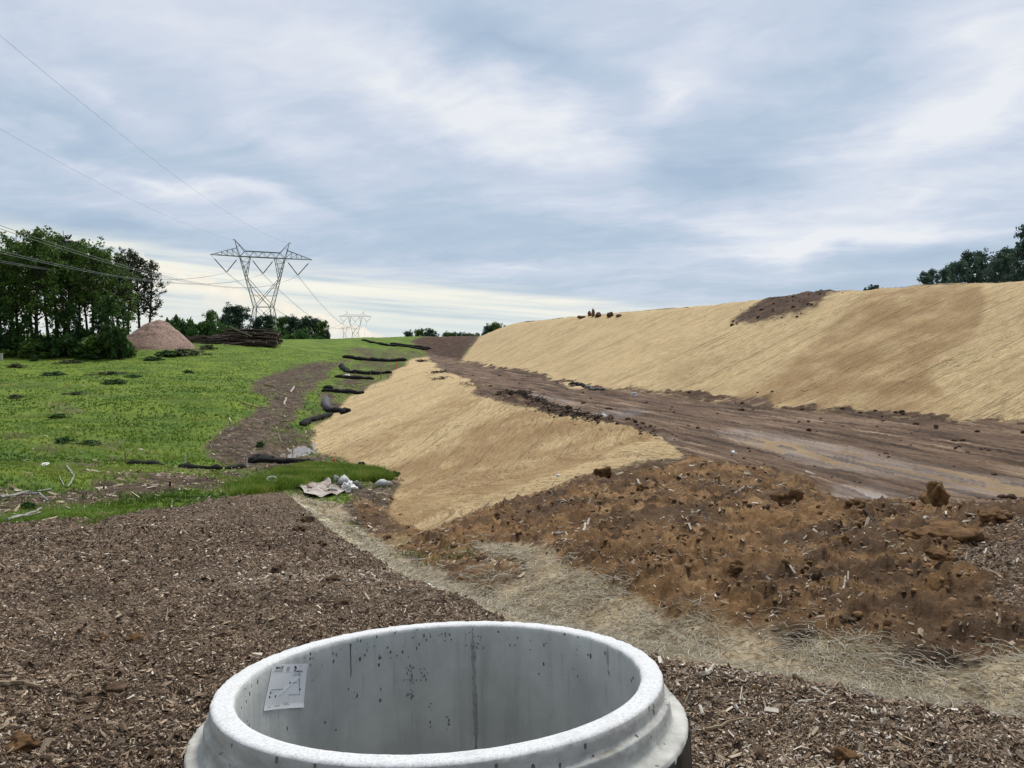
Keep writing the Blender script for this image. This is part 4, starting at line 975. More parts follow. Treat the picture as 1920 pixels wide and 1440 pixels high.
def wire(a, b, c, label, r=.045, twin=0.0, n=60, b_over=None, group='conductors strung between the pylons'):
    a = np.array(a); b = np.array(b); h = b[:2] - a[:2]; Lh = np.linalg.norm(h); side = np.array([-h[1], h[0], 0]) / Lh
    mb = MB(); ts_ = np.linspace(0, 1, n+1)
    for s in ((-.5, .5) if twin else (0,)):
        P = []
        for t in ts_:
            p = a + (b - a)*t; p[2] = a[2] + (b[2]-a[2])*t - c*(Lh*Lh)*t*(1-t) if b_over is None else a[2] + b_over*(Lh*t) + c*(Lh*t)**2
            P.append(p + side*s*twin + np.array([0, 0, s*twin*.3]))
        mb.tube(P, r, 4, True)
    return tag(mb.build('power_line', M_wire), label, 'power line', group)
def incoming(tp, px0_y, label, c, twin, r):
    a = np.array(att(T1, tp)); k = .15; Y0 = (a[0] + k*a[1]) / (-.6657 + k) ; Y0 = abs(Y0)
    X0 = -.6657*Y0; z0 = EYE + (YH - px0_y)/F*Y0
    D = np.hypot(X0 - a[0], Y0 - a[1]); b1 = (z0 - a[2])/D - c*D
    dirn = np.array([X0 - a[0], Y0 - a[1]])/D; Lt = D + Y0 + 45
    e = np.array([a[0] + dirn[0]*Lt, a[1] + dirn[1]*Lt, 0])
    return wire(a, e, c, label, r, twin, 90, b1)
incoming((10.9,0,36.4), 62, 'uppermost thin shield wire running from the pylon out of the top left', 3.0e-4, 0, .017)
incoming((-10.9,0,36.4), 240, 'second thin shield wire crossing the sky above the left woodland', 3.0e-4, 0, .017)
incoming((14,0,25.3), 425, 'highest twin conductor crossing in front of the left treetops', 4.4e-4, .45, .026)
incoming((0,0,25.3), 472, 'middle twin conductor crossing the left woodland to the pylon', 4.4e-4, .45, .026)
incoming((-14,0,25.3), 490, 'lowest twin conductor crossing the left woodland to the pylon', 4.4e-4, .45, .026)
for i, (c_, nm) in enumerate(((-14, 'leftmost'), (0, 'middle'), (14, 'rightmost'))):
    wire(att(T1, (c_,0,25.3)), att(T2, (c_,0,25.3)), 1.6e-4, nm + ' conductor dropping away behind the large pylon toward the skyline', .05, .6)
    wire(att(T2, (c_,0,25.3)), att(T3, (c_,0,25.3)), 1.1e-4, nm + ' conductor between the two distant skyline pylons', .06, 0)

# ------------------------------------------------------------ trees and bushes
def leaf_cloud(centres, radii, per, ls, R):
    C = np.repeat(np.array(centres), per, 0); rad = np.repeat(np.array(radii), per)
    n = len(C); d = R.normal(0, 1, (n, 3)); d /= np.linalg.norm(d, axis=1)[:, None]
    C = C + d * (rad * R.uniform(.15, 1, n)**.6)[:, None] * np.array([1, 1, .72])
    a = R.normal(0, 1, (n, 3)); a /= np.linalg.norm(a, axis=1)[:, None]; b = np.cross(a, R.normal(0, 1, (n, 3))); b /= np.linalg.norm(b, axis=1)[:, None]
    s = ls * R.uniform(.6, 1.4, n)
    V = np.stack([C - a*s[:, None]*.5, C + b*s[:, None]*.34, C + a*s[:, None]*.5, C - b*s[:, None]*.34], 1).reshape(-1, 3)
    Fs = (np.arange(n)*4)[:, None] + np.array([[0, 1, 2, 3]])
    tint = np.repeat(np.repeat(R.uniform(.15, .85, len(centres)), per) + R.normal(0, .12, n), 4)
    return V, Fs, np.clip(tint, 0, 1)
def tree_proto(seed, h, r, clo, nb, per, ls, trunk_r, leafm, barkm, top=1.0, ivy=0, shape='tall', fork=False):
    R = np.random.default_rng(seed); mb = MB(); cs = []; rs = []
    lean = R.normal(0, .03, 2)
    def tr(t): return np.array([lean[0]*h*t + .25*math.sin(t*5 + seed), lean[1]*h*t + .2*math.cos(t*4 + seed), h*t*.97])
    tt = np.linspace(0, 1, 12); mb.tube([tr(t) + (np.array([0, 0, -.6]) if t == 0 else 0) for t in tt], [trunk_r*(1.15 - 1.05*t**.9) + .02 for t in tt], 7)
    for i in range(nb):
        t = clo + (1 - clo) * ((i + R.uniform(0, 1)) / nb)
        u = (t - clo)/(1 - clo)
        pr = {'tall': (.55 + .75*math.sin(math.pi*min(1, u*.85 + .12)))*(1 - .45*u**3), 'round': math.sqrt(max(.05, 1 - (2*u - .85)**2)), 'cone': 1.05 - .9*u}[shape]
        Lb = r * pr * R.uniform(.55, 1.1); az = i*2.4 + R.uniform(-.5, .5); up_ = R.uniform(.25, .9) + u*.5
        st = tr(t*.93); dr = np.array([math.cos(az), math.sin(az), up_]); dr /= np.linalg.norm(dr)
        m1 = st + dr*Lb*.5 + R.normal(0, .12, 3)*Lb*.5; en = st + dr*Lb + np.array([0, 0, R.uniform(-.1, .25)*Lb])
        b0 = trunk_r*(1.1 - t)*.55 + .02; mb.tube([st, m1, en], [b0, b0*.6, .015], 5, False)
        for k, f in enumerate((.55, .8, 1.0)):
            if R.random() < (.12 if k else .4): continue
            p = (m1 + (en - m1)*(2*f - 1)) + R.normal(0, .16, 3)*r*.4
            cs.append(p); rs.append(R.uniform(.16, .34)*r*(.8 if shape == 'tall' else 1.1))
            q = p + R.normal(0, .25, 3)*r*.5; mb.tube([p - (p - st)*.25, q], [.03, .012], 4, False)
            cs.append(q); rs.append(R.uniform(.12, .26)*r)
    for i in range(ivy):
        t = R.uniform(.03, clo + .1); cs.append(tr(t) + R.normal(0, .25, 3)); rs.append(R.uniform(.3, .8))
    V, Fs, ti = leaf_cloud(cs, rs, per, ls, R)
    a = mb.build('trunk', barkm, None, True); c = mesh_np('crown', V, Fs, leafm); fattr(c.data, 'tint', ti)
    ma, mc_ = a.data, c.data; bpy.data.objects.remove(a); bpy.data.objects.remove(c); return h, ma, mc_
def put_tree(proto, x, y, hgt, label, name='broadleaf_tree', cat='tree', group=None, rz=None, wide=1.0, z=None):
    h, ma, mc_ = proto; s = hgt/h; zz = float(ground(x, y)) if z is None else z
    t = empty(name, (x, y, zz), label, cat, group, random.uniform(0, 6.28) if rz is None else rz, (s*wide, s*wide, s))
    for nm, me in (('trunk', ma), ('crown', mc_)):
        o = bpy.data.objects.new(nm, me); COL.objects.link(o); o.parent = t
    return t
random.seed(11)
M_bark = simple('bark', (.030, .025, .020), (.075, .065, .052), 3, .95, .1, .8, .04)
M_leafD = leafmat('leaf_dark', [(0, (.042, .082, .022)), (.45, (.088, .160, .034)), (.8, (.14, .235, .048)), (1, (.19, .28, .07))], .3)
M_leafO = leafmat('leaf_olive', [(0, (.035, .045, .025)), (.5, (.060, .075, .035)), (1, (.11, .12, .06))], .3)
M_leafM = leafmat('leaf_mid', [(0, (.025, .060, .022)), (.5, (.050, .115, .030)), (1, (.095, .18, .045))], .3)
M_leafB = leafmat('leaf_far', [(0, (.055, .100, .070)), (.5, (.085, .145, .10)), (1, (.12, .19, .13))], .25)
M_leafS = leafmat('leaf_far_dark', [(0, (.032, .066, .045)), (.5, (.055, .10, .064)), (1, (.08, .14, .08))], .25)
tall = [tree_proto(i, 20, 3.9, (.26, .42, .34, .50, .38)[i], 50, 17, .38, .26, M_leafD, M_bark, ivy=8) for i in range(5)]
spiky = tree_proto(21, 20, 2.3, .30, 48, 16, .32, .24, M_leafO, M_bark, ivy=4)
thin = tree_proto(23, 18, 2.9, .34, 46, 15, .32, .24, M_leafO, M_bark, ivy=10)
woods = [(-22,455,130,0),(5,462,128,1),(38,440,132,2),(74,421,130,0),(106,432,134,3),(131,430,139,'s'),(155,447,136,4),(179,452,134,1),(202,464,138,2),(222,464,142,'s'),(244,460,158,'t'),(264,472,159,'t'),(284,482,160,'t'),
         (-5,475,147,3),(22,478,150,4),(58,458,152,1),(92,455,150,2),(120,462,151,0),(168,472,152,3),(196,480,155,4),(232,490,150,0)]
names = ['first','second','third','fourth','fifth','sixth','seventh','eighth','ninth','tenth','eleventh','twelfth','thirteenth']
front = sorted([w for w in woods if w[2] < 145 or w[3] == 't'], key=lambda w: w[0])
for i, w in enumerate(woods):
    px, top, Y, k = w; x = (px - 960)/F*Y; g = float(ground(x, Y)); hgt = EYE + (YH - top)/F*Y - g
    pr = spiky if k == 's' else thin if k == 't' else tall[k]
    if w in front:
        j = front.index(w); l = {0: 'leafy tree cut by the left edge of the photo, in the left woodland', 3: 'tallest leafy tree of the left woodland, fourth along its front', 5: 'sparse spiky-topped tree behind the tallest woodland tree', 9: 'sparse narrow tree in the front of the left woodland near its right end', 12: 'thin open-branched tree at the right end of the left woodland'}.get(j, names[j] + ' tree from the left along the front of the left woodland')
    else:
        jj = sorted([q for q in woods if q[2] >= 145 and q[3] != 't']).index(w); l = names[jj] + ' tree from the left in the back row of the left woodland'
    put_tree(pr, x, Y, hgt, l, group='trees of the left woodland')
sap = [tree_proto(30+i, 9, 2.4, .10, 34, 22, .34, .10, M_leafM, M_bark) for i in range(2)]
for i, (px, top, Y) in enumerate([(8,575,126),(48,590,128),(112,585,130),(140,570,130),(188,572,131),(214,552,128)]):
    x = (px - 960)/F*Y; g = float(ground(x, Y)); put_tree(sap[i % 2], x, Y, EYE + (YH - top)/F*Y - g, names[i] + ' young tree from the left between the trunks of the left woodland', group='young trees in the left woodland', wide=.8)
def bush_proto(seed, leafm, per=60, ls=.16, n=26, flat=.9):
    R = np.random.default_rng(seed); cs = []; rs = []; mb = MB()
    for i in range(n):
        a = R.uniform(0, 6.28); el_ = R.uniform(.05, 1.5); q = R.uniform(.5, .95)
        p = np.array([math.cos(a)*math.cos(el_), math.sin(a)*math.cos(el_), math.sin(el_)*flat])*q; cs.append(p); rs.append(R.uniform(.16, .34))
        mb.tube([np.zeros(3), p*.5 + R.normal(0, .05, 3), p], [.035, .02, .008], 4, False)
    V, Fs, ti = leaf_cloud(cs, rs, per, ls, R); a = mb.build('stems', M_bark); c = mesh_np('foliage', V, Fs, leafm); fattr(c.data, 'tint', ti)
    ma, mc_ = a.data, c.data; bpy.data.objects.remove(a); bpy.data.objects.remove(c); return ma, mc_
def put_bush(pr, x, y, w, h, label, group=None, name='bush', z=None):
    t = empty(name, (x, y, float(ground(x, y)) - .03 if z is None else z), label, name.replace('_', ' '), group, random.uniform(0, 6.28), (w/2, w/2, h))
    for nm, me in (('stems', pr[0]), ('foliage', pr[1])): o = bpy.data.objects.new(nm, me); COL.objects.link(o); o.parent = t
    return t
bD = [bush_proto(40+i, M_leafD, 70, .15) for i in range(3)]; bM = [bush_proto(50+i, M_leafM, 70, .15) for i in range(3)]
bO = [bush_proto(60+i, M_leafO, 40, .13) for i in range(2)]; bS = [bush_proto(70+i, M_leafS, 60, .15) for i in range(2)]
for i, (px, top, w) in enumerate([(-12,608,8),(12,628,6),(31,600,5),(62,632,8.5),(80,618,5.5),(104,634,7),(128,622,6),(146,634,8),(160,606,5),(190,622,8),(208,600,5),(218,626,5),(224,612,4),(236,636,4)]):
    Y = 128 + (i % 3)*3; x = (px - 960)/F*Y; g = float(ground(x, Y)); put_bush((bD if i % 2 else bM)[i % 3], x, Y, w*1.1, EYE + (YH - top)/F*Y - g, ['leftmost','second','third','fourth','fifth','sixth','seventh','eighth','ninth','tenth','eleventh','twelfth','thirteenth','rightmost'][i] + ' understorey bush from the left beneath the left woodland', 'understorey bushes of the left woodland')
# hedge line and trees behind the gravel and log piles
mid = [(318,594,225,'m',9,0),(336,588,230,'m',10,0),(356,590,228,'m',9,0),(374,596,222,'m',9,0),(396,600,224,'m',9,0),(418,602,222,'m',9,0),(438,606,220,'m',8,0),(520,612,222,'m',8,0),(566,610,215,'m',10,0),(588,624,214,'m',7,0),(545,624,212,'m',6,0)]
ml = ['bush showing between the woodland and the gravel pile top','second bush from the left behind the gravel pile','low bush right of the gravel pile top','bush behind the left end of the log pile','mid green bush behind the logs below the slender tree','bush between the slender tree and the big round tree','bush just below the big round tree','bush right of the large pylon base','rounded light green bush right of the log pile','small bush at the foot of the falling skyline','low bush at the right end of the log pile']
for (px, top, Y, k, w, _), l in zip(mid, ml):
    x = (px - 960)/F*Y; g = min(float(ground(x, Y)), 0); put_bush(bM[int(px) % 3], x, Y, w, EYE + (YH - top)/F*Y - g, l, 'bushes behind the piles', z=g)
roundt = [tree_proto(80+i, 12, 4.6, .22, 40, 50, .40, .3, [M_leafS, M_leafD, M_leafS][i], M_bark, shape='round') for i in range(3)]
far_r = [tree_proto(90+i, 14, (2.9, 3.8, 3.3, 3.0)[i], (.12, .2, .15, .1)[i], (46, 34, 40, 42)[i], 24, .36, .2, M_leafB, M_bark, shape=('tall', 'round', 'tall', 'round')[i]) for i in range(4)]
for px, top, Y, k, wd, l in [(396,586,250,1,.7,'slender tree behind the left half of the log pile'),(447,575,262,0,1.15,'big round dark tree left of the large pylon'),(484,597,265,2,.8,'dark tree seen through the large pylon legs'),(506,592,262,0,.8,'dark tree just right of the large pylon'),(530,596,258,1,.95,'first tree right of the pylon in the dark row'),(552,595,256,0,.95,'second tree right of the pylon in the dark row'),(572,597,254,2,.95,'third tree right of the pylon in the dark row'),(590,598,252,0,.9,'fourth tree right of the pylon in the dark row'),(606,604,250,1,.8,'last tree at the right end of the dark row'),(616,622,248,2,.5,'tiny tree ending the dark row on the skyline'),(420,592,266,2,.8,'tree between the slender tree and the big round tree')]:
    x = (px - 960)/F*Y; g = min(float(ground(x, Y)), -1); put_tree(roundt[k], x, Y, EYE + (YH - top)/F*Y - g, l, group='trees behind the log pile', z=g, wide=wd*.85)
for i, (px, top, wd) in enumerate([(766,622,.75),(786,619,.8),(808,619,1.05),(836,624,.8),(848,625,.9),(860,626,.9),(873,626,.9),(885,627,.8),(898,627,.7),(918,611,.95),(931,608,.8)]):
    Y = 560; x = (px - 960)/F*Y; g = -9; put_tree(roundt[i % 3], x, Y, EYE + (YH - top)/F*Y - g, ['leftmost small tree on the far skyline','second small tree on the far skyline','round dark tree on the far skyline above the brown mound','tree just right of the brown mound on the skyline','fifth tree of the far skyline row','sixth tree of the far skyline row','seventh tree of the far skyline row','eighth tree of the far skyline row','ninth tree of the far skyline row','dark tree peeping over the left end of the straw slope','tree touching the left end of the straw slope crest'][i], group='trees on the far skyline', z=g, wide=wd*.9)
for i, (px, top) in enumerate([(1727,507),(1745,500),(1762,503),(1779,492),(1795,487),(1812,468),(1826,478),(1840,468),(1856,484),(1868,470),(1884,461),(1898,458),(1912,440),(1926,415)]):
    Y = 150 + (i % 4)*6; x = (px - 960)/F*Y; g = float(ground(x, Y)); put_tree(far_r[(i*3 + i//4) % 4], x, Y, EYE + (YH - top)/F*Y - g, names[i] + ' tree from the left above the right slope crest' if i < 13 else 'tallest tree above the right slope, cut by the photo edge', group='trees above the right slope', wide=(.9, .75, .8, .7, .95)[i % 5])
x = (1634-960)/F*80; put_bush(bS[0], x, 80, 2.4, EYE + (YH - 533)/F*80 - float(ground(x, 80)), 'tiny bush peeking over the crest of the right slope')
# weeds and bushes in the meadow
for i, (px, py, w, h, k, l) in enumerate([(108,784,34,12,'D','dark round weed clump alone in the middle of the meadow'),(215,719,44,12,'D','dark weed clump high on the left of the meadow'),(285,676,34,10,'D','weed clump below the gravel pile'),(345,665,70,16,'O','grey green scrub patch right below the gravel pile'),(315,668,44,16,'M','green scrub below the right foot of the gravel pile'),(118,832,40,16,'D','left dark weed clump at the lower edge of the meadow'),(165,833,40,12,'D','right dark weed clump at the lower edge of the meadow'),(65,678,12,16,'D','small upright weed near the left woodland'),(170,673,50,12,'D','dark weed patch in front of the woodland trees'),(100,703,46,12,'D','weed patch left of centre on the meadow'),(30,690,34,10,'O','grey weed patch at the left edge of the meadow'),(390,655,30,12,'O','grey tuft below the log pile'),(30,742,32,10,'O','pale grey weed patch on the left meadow'),(130,681,44,10,'O','olive weed strip in front of the woodland'),(250,708,30,8,'M','low green weed clump on the upper meadow'),(145,735,40,8,'O','thin grey weeds in the middle of the left meadow'),(50,944,32,22,'M','bright green bush beside the fallen dead branch'),(488,838,16,14,'M','small green plant beside the black fabric lump'),(352,700,20,8,'D','small weed dot above the brown track'),(690,895,18,12,'M','green plant in front of the toe of the straw slope'),(738,893,26,14,'M','leafy weeds above the grey boulder'),(205,700,60,8,'O','faint grey scrub across the upper meadow'),(10,650,40,10,'M','low shrub at the foot of the left woodland edge')]):
    p = hit(px, py); Y = p[1]; put_bush({'D': bM if i not in (0,) else bD, 'O': bO, 'M': bM}[k][i % 2], p[0], Y, w/F*Y*1.25, h/F*Y*.85, l, 'weed clumps in the meadow', 'weed_clump' if i != 16 else 'bush')

# ------------------------------------------------------------ gravel heap and log pile
def at(px, py): p = hit(px, py); return np.array([p[0], p[1], float(ground(p[0], p[1]))])
def heap(name, cx, cy, rx, ry, h, mat, label, cat, seed, peak=(0, 0), rough=.05, nseg=90, nr_=36, pw=1.15):
    R = np.random.default_rng(seed); V = []; 
    for j in range(nr_ + 1):
        t = j/nr_
        for k in range(nseg):
            a = 2*math.pi*k/nseg; e = 1 + .12*math.sin(2*a + seed) + .06*math.sin(5*a + seed*2)
            x = cx + peak[0]*(1-t) + math.cos(a)*rx*t*e; y = cy + peak[1]*(1-t) + math.sin(a)*ry*t*e
            V.append((x, y, t))
    V = np.array(V); gx, gy, t = V.T; g = ground(gx, gy); base = float(ground(cx, cy))
    prof_ = (1 - t)**pw; prof_ = prof_ - .10*np.exp(-(t/.16)**2)
    z = g*(t) + base*(1-t) + h*prof_ + h*rough*(1-t**4)*(fbm(gx*2.2/rx*3, gy*2.2/rx*3, 5, seed) + .8*fbm(gx*9/rx, gy*9/rx, 4, seed+5)) - .12*(t > .97)
    Fs = [(j*nseg+k, j*nseg+(k+1) % nseg, (j+1)*nseg+(k+1) % nseg, (j+1)*nseg+k) for j in range(nr_) for k in range(nseg)]
    return tag(mesh_np(name, np.stack([gx, gy, z], 1), Fs, mat, smooth=True), label, cat)
M_gravel = simple('pinkish_gravel', (.20, .130, .100), (.40, .285, .235), 3.2, .95, .15, .8, .10, 10, p=(.36, .62))
Yg = 149; xg = (294-960)/F*Yg; hg_ = EYE + (YH-597)/F*Yg - float(ground(xg, Yg))
heap('gravel_pile', xg - .3, Yg, 8.2, 7.0, hg_*1.08, M_gravel, 'tall cone of pinkish brown gravel beside the left woodland', 'gravel pile', 4, (1.0, 0), .06, pw=.92)
M_log = simple('log_bark', (.035, .026, .022), (.115, .092, .078), 5, .95, .15, .8, .03, 8)
M_log2 = simple('log_bark_pale', (.10, .085, .070), (.20, .17, .145), 5, .95, .15, .6, .03, 8)
M_cut = simple('cut_wood', (.28, .20, .13), (.42, .33, .22), 6, .9, .2, .2)
lp = []
for i in range(7):
    R_ = random.Random(100+i); m_ = MB(); n = 9; P_ = []; k1, k2 = R_.uniform(-.35, .35), R_.uniform(-.25, .25)
    for j in range(n): t = j/(n-1) - .5; P_.append((t*8, k1*math.sin(t*4), k2*math.cos(t*4)))
    m_.tube(P_, [.21 - .012*j + R_.uniform(-.012, .012) for j in range(n)], 8, False, .06, R_)
    b_ = m_.build('bark', M_log if i != 3 else M_log2, None, True); c_ = MB()
    for p_, rr_, sg in ((P_[0], .205, -1), (P_[-1], .11, 1)): c_.tube([(p_[0] - sg*.01, p_[1], p_[2]), (p_[0] + sg*.015, p_[1], p_[2])], rr_, 8)
    e_ = c_.build('cut_end', M_cut); lp.append((b_.data, e_.data)); bpy.data.objects.remove(b_); bpy.data.objects.remove(e_)
R_ = random.Random(77); YL = 165.0; XL0 = (357-960)/F*YL; XL1 = (524-960)/F*YL
def pile_top(px): return np.interp(px, [352,362,385,420,450,480,505,520,530], [644,630,622,617,612,610,613,624,642])
cnt = 0
for layer in range(12):
    z_t = layer*.27
    for k in range(13 if layer < 8 else 9):
        px = R_.uniform(357, 524); Lg = R_.uniform(4, 10.5); half = Lg/2/YL*F
        px = min(max(px, 356 + half), 526 - half)
        top = min(EYE + (YH - pile_top(px + s_*half*.8))/F*YL for s_ in (-1, 1)); y = YL + R_.uniform(-3.2, 3.2)*(1 - layer/16)
        x = (px - 960)/F*YL; g = float(ground(x, y)); z = g + .2 + z_t
        if z + .22 > top: continue
        o = empty('log', (x, y, z), 'long bark covered log in the great stacked pile on the meadow crest', 'log', 'logs in the stacked pile', R_.gauss(0, .22) + (math.pi if R_.random() < .5 else 0), (Lg/8, R_.uniform(.6, 1.15), R_.uniform(.6, 1.15)))
        o.rotation_euler.y = R_.gauss(0, .06); k7 = R_.choice([0,1,2,3,4,5,6])
        for nm, me in (('bark', lp[k7][0]), ('cut_end', lp[k7][1])): c = bpy.data.objects.new(nm, me); COL.objects.link(c); c.parent = o
        cnt += 1
print('logs', cnt)
o = empty('log', ((452-960)/F*161, 161, EYE + (YH - 622)/F*161), 'pale log lying slantwise across the front of the stacked pile', 'log', None, -.12, (.62, 1.0, 1.0)); o.rotation_euler.y = .42
for nm, me in (('bark', lp[3][0]), ('cut_end', lp[3][1])): c = bpy.data.objects.new(nm, me); COL.objects.link(c); c.parent = o

# ------------------------------------------------------------ silt socks, fabric, stakes
M_sock = simple('black_mesh_fabric', (.004, .004, .005), (.022, .020, .019), 9, .85, .2, .8, .03)
M_sockg = simple('grey_mesh_fabric', (.05, .048, .050), (.11, .10, .105), 12, .75, .35, .8, .03)
def sock(px, r, label, mat=M_sock, seed=0, name='filter_sock', cat='filter sock', lift=.30, group='black filter socks'):
    R = random.Random(seed); P = [at(*p) for p in px]; Q = []
    for a, b in zip(P[:-1], P[1:]):
        n = max(3, int(np.linalg.norm(b - a)/(r*1.6)))
        for i in range(n): Q.append(a + (b - a)*i/n)
    Q.append(P[-1]); Q = [np.array([q[0] + R.gauss(0, r*.15), q[1] + R.gauss(0, r*.15), float(ground(q[0], q[1])) + r*lift + R.uniform(-.1, .12)*r]) for q in Q]
    rr = [r*R.uniform(.62, 1.25) for _ in Q]; rr[0] *= .5; rr[-1] *= .5
    m_ = MB(); m_.tube(Q, rr, 10, True, .12, R); o = m_.build(name, mat, None, True); return tag(o, label, cat, group)
sock([(678,641),(720,648),(760,651),(803,658)], .42, 'farthest black filter sock running along the top of the meadow to the mud', seed=1)
sock([(730,646),(770,650),(808,656)], .38, 'short black filter sock ending at the brown mound', seed=2)
sock([(643,671),(680,674),(722,677),(763,676)], .50, 'black filter sock reaching the upper tip of the straw slope', seed=3)
sock([(640,688),(652,697),(690,699),(735,700)], .44, 'hooked black filter sock just below the topmost straw tip', seed=4)
sock([(630,711),(650,714),(700,714)], .34, 'short black filter sock with a white rag at its left end', seed=5)
sock([(603,735),(640,739),(681,738)], .36, 'black filter sock with a folded roll at its left end', seed=6)
sock([(607,731),(625,732)], .40, 'folded black roll lying on the sock above the lower pair', seed=16)
sock([(608,760),(622,770),(655,772)], .38, 'thick black filter sock beside the middle of the straw slope', seed=7)
sock([(611,752),(614,766)], .48, 'upright dark roll at the head of the thick filter sock', M_sockg, seed=17)
sock([(566,800),(578,788),(600,782),(622,777)], .34, 'curved black filter sock above the white puddle', seed=8)
sock([(640,776),(655,770)], .34, 'black rolled sock end touching the straw slope', seed=18)
sock([(465,860),(500,863),(545,863),(592,867)], .24, 'black filter sock in front of the white puddle', seed=9)
sock([(337,874),(370,873),(418,876)], .19, 'black filter sock between the second and third white stakes', seed=10)
sock([(424,876),(463,873)], .16, 'short sagging sock ending at the third white stake', seed=11)
sock([(238,872),(270,872),(308,872)], .15, 'half buried sock at the foot of the first white stake', seed=12)
sock([(1067,721),(1082,722),(1099,727)], .17, 'left dark sock lying on the dirt road by the straw toe', seed=13)
sock([(1098,727),(1112,732),(1133,733)], .17, 'right grey sock lying on the dirt road by the straw toe', M_sockg, seed=14)
def lumpobj(name, px, py, w, h, mat, label, cat, seed, flat=.8, sub=4, jit=.28, dy=None, group=None, sink=.18, crease=True):
    V, Fs = lump(seed, sub, jit, 1.0); p = at(px, py); Y = p[1]; w_ = w/F*Y/2; h_ = h/F*Y/(2 - sink*2)*1.0
    V = V * np.array([w_, w_*(.75 if dy is None else dy), h_])
    V[:, 2] += .04*h_*np.sin(V[:, 0]/w_*9)*np.cos(V[:, 1]/w_*7) if crease else 0
    V[:, 2] = np.maximum(V[:, 2], -h_*.8) + h_*(1 - sink*2)
    c = bpy.data.objects; o = mesh_np(name, V, Fs, mat, smooth=True); o.location = (p[0], Y + w_*.6, p[2] - .02); o.rotation_euler.z = seed*.7; return tag(o, label, cat, group)
lumpobj('fabric_heap', 486, 862, 46, 14, M_sock, 'crumpled black fabric heap just left of the white puddle', 'fabric heap', 31, jit=.35)
def stake(px0, py0, px1, py1, w, mat, label, name='stake', cat='stake', group='marker stakes', cap=None):
    b = at(px0, py0); Y = b[1]; hgt = (py0 - py1)/F*Y; dx = (px1 - px0)/F*Y; m_ = MB(); m_.bar((0, 0, -.25), (dx, 0, hgt), w)
    o = m_.build(name, mat); o.location = b; return tag(o, label, cat, group)
M_stake = simple('weathered_lath', (.42, .40, .35), (.58, .56, .50), 9, .8, .2, .1); M_stakeD = simple('brown_lath', (.16, .11, .07), (.27, .20, .13), 9, .8, .2, .1)
M_orange, _, bo = new_mat('orange_paint', .6, .3); bo.inputs['Base Color'].default_value = (.75, .16, .06, 1)
stake(237, 872, 235, 848, .05, M_stakeD, 'grey weathered stake, leftmost of the three at the sock line')
stake(347, 870, 348, 848, .06, M_stake, 'white stake standing between the two low socks')
stake(462, 871, 463, 850, .06, M_stake, 'white stake beside the crumpled black fabric heap')
stake(529, 829, 521, 812, .06, M_stake, 'leaning white stake above the white puddle')
stake(715, 713, 714, 688, .10, M_stakeD, 'thin brown stake at the upper left edge of the straw slope')
stake(666, 712, 666, 700, .08, M_stakeD, 'short stake behind the hooked filter sock'); stake(695, 711, 695, 699, .08, M_stakeD, 'short stake left of the thin brown stake')
stake(548, 846, 548, 834, .05, M_stakeD, 'dark stake standing in the white puddle'); stake(538, 858, 538, 846, .05, M_stakeD, 'short dark stake at the near rim of the white puddle')
stake(743, 692, 743, 679, .16, M_orange, 'orange tipped lath near the top of the straw slope'); stake(629, 868, 627, 856, .14, M_orange, 'orange marker at the foot of the straw slope')
stake(3, 676, 3, 663, .30, M_stake, 'white marker post at the left photo edge below the woodland')
M_white = simple('white_plastic', (.62, .62, .60), (.80, .80, .78), 6, .5, .4, .3)
# ------------------------------------------------------------ rocks, plastic, bucket at the swale head
M_rockL = simple('pale_rock', (.34, .35, .34), (.62, .62, .60), 7, .85, .2, .8, .03); M_rockD = simple('dark_rock', (.10, .10, .10), (.24, .24, .23), 6, .85, .2, .8, .03)
lumpobj('rock', 643, 913, 26, 20, M_rockL, 'largest tilted pale grey rock at the swale head', 'rock', 51, jit=.4, sub=2, group='rocks at the swale head')
lumpobj('rock', 629, 905, 16, 14, M_rockL, 'white rock behind the largest tilted rock', 'rock', 52, jit=.4, sub=2, group='rocks at the swale head')
lumpobj('rock', 668, 922, 24, 16, M_rockD, 'dark slab of rock right of the white plastic', 'rock', 53, jit=.4, sub=2, group='rocks at the swale head')
lumpobj('rock', 718, 917, 30, 14, M_rockL, 'grey boulder standing apart to the right of the rocks', 'rock', 54, jit=.35, sub=2, group='rocks at the swale head')
lumpobj('rock', 622, 926, 18, 8, M_rockD, 'flat dark rock at the near edge of the fabric sheet', 'rock', 55, jit=.35, sub=2, group='rocks at the swale head')
lumpobj('plastic_sheeting', 652, 927, 30, 18, M_white, 'crumpled white plastic sheeting between the swale rocks', 'plastic sheeting', 56, jit=.7, sub=4)
lumpobj('soil_clod', 726, 900, 18, 14, simple('dark_clod', (.05, .028, .02), (.10, .06, .045), 8, .95, .1, .8, .03), 'dark reddish clod above the grey boulder', 'soil clod', 57)
lumpobj('dark_bundle', 677, 874, 14, 8, M_sock, 'small black bundle at the foot of the straw slope', 'bundle', 58)
P4 = [at(*p) for p in ((535,905),(612,902),(655,930),(585,936))]; m_ = MB(); n = 26
def q4(u, v): p = (P4[0]*(1-u) + P4[1]*u)*(1-v) + (P4[3]*(1-u) + P4[2]*u)*v; z = float(ground(p[0], p[1])) + .05 + .06*math.sin(u*14 + v*5)*math.cos(v*9) + .09*max(0, abs(u-.5)*2-.75)*4*(.6 + .4*math.sin(v*17)) + .05*max(0, v-.85)*6; return (p[0] + .08*math.sin(v*13), p[1] + .08*math.sin(u*17), z)
m_.add([q4(i/n, j/n) for j in range(n+1) for i in range(n+1)], [(j*(n+1)+i, j*(n+1)+i+1, (j+1)*(n+1)+i+1, (j+1)*(n+1)+i) for j in range(n) for i in range(n)])
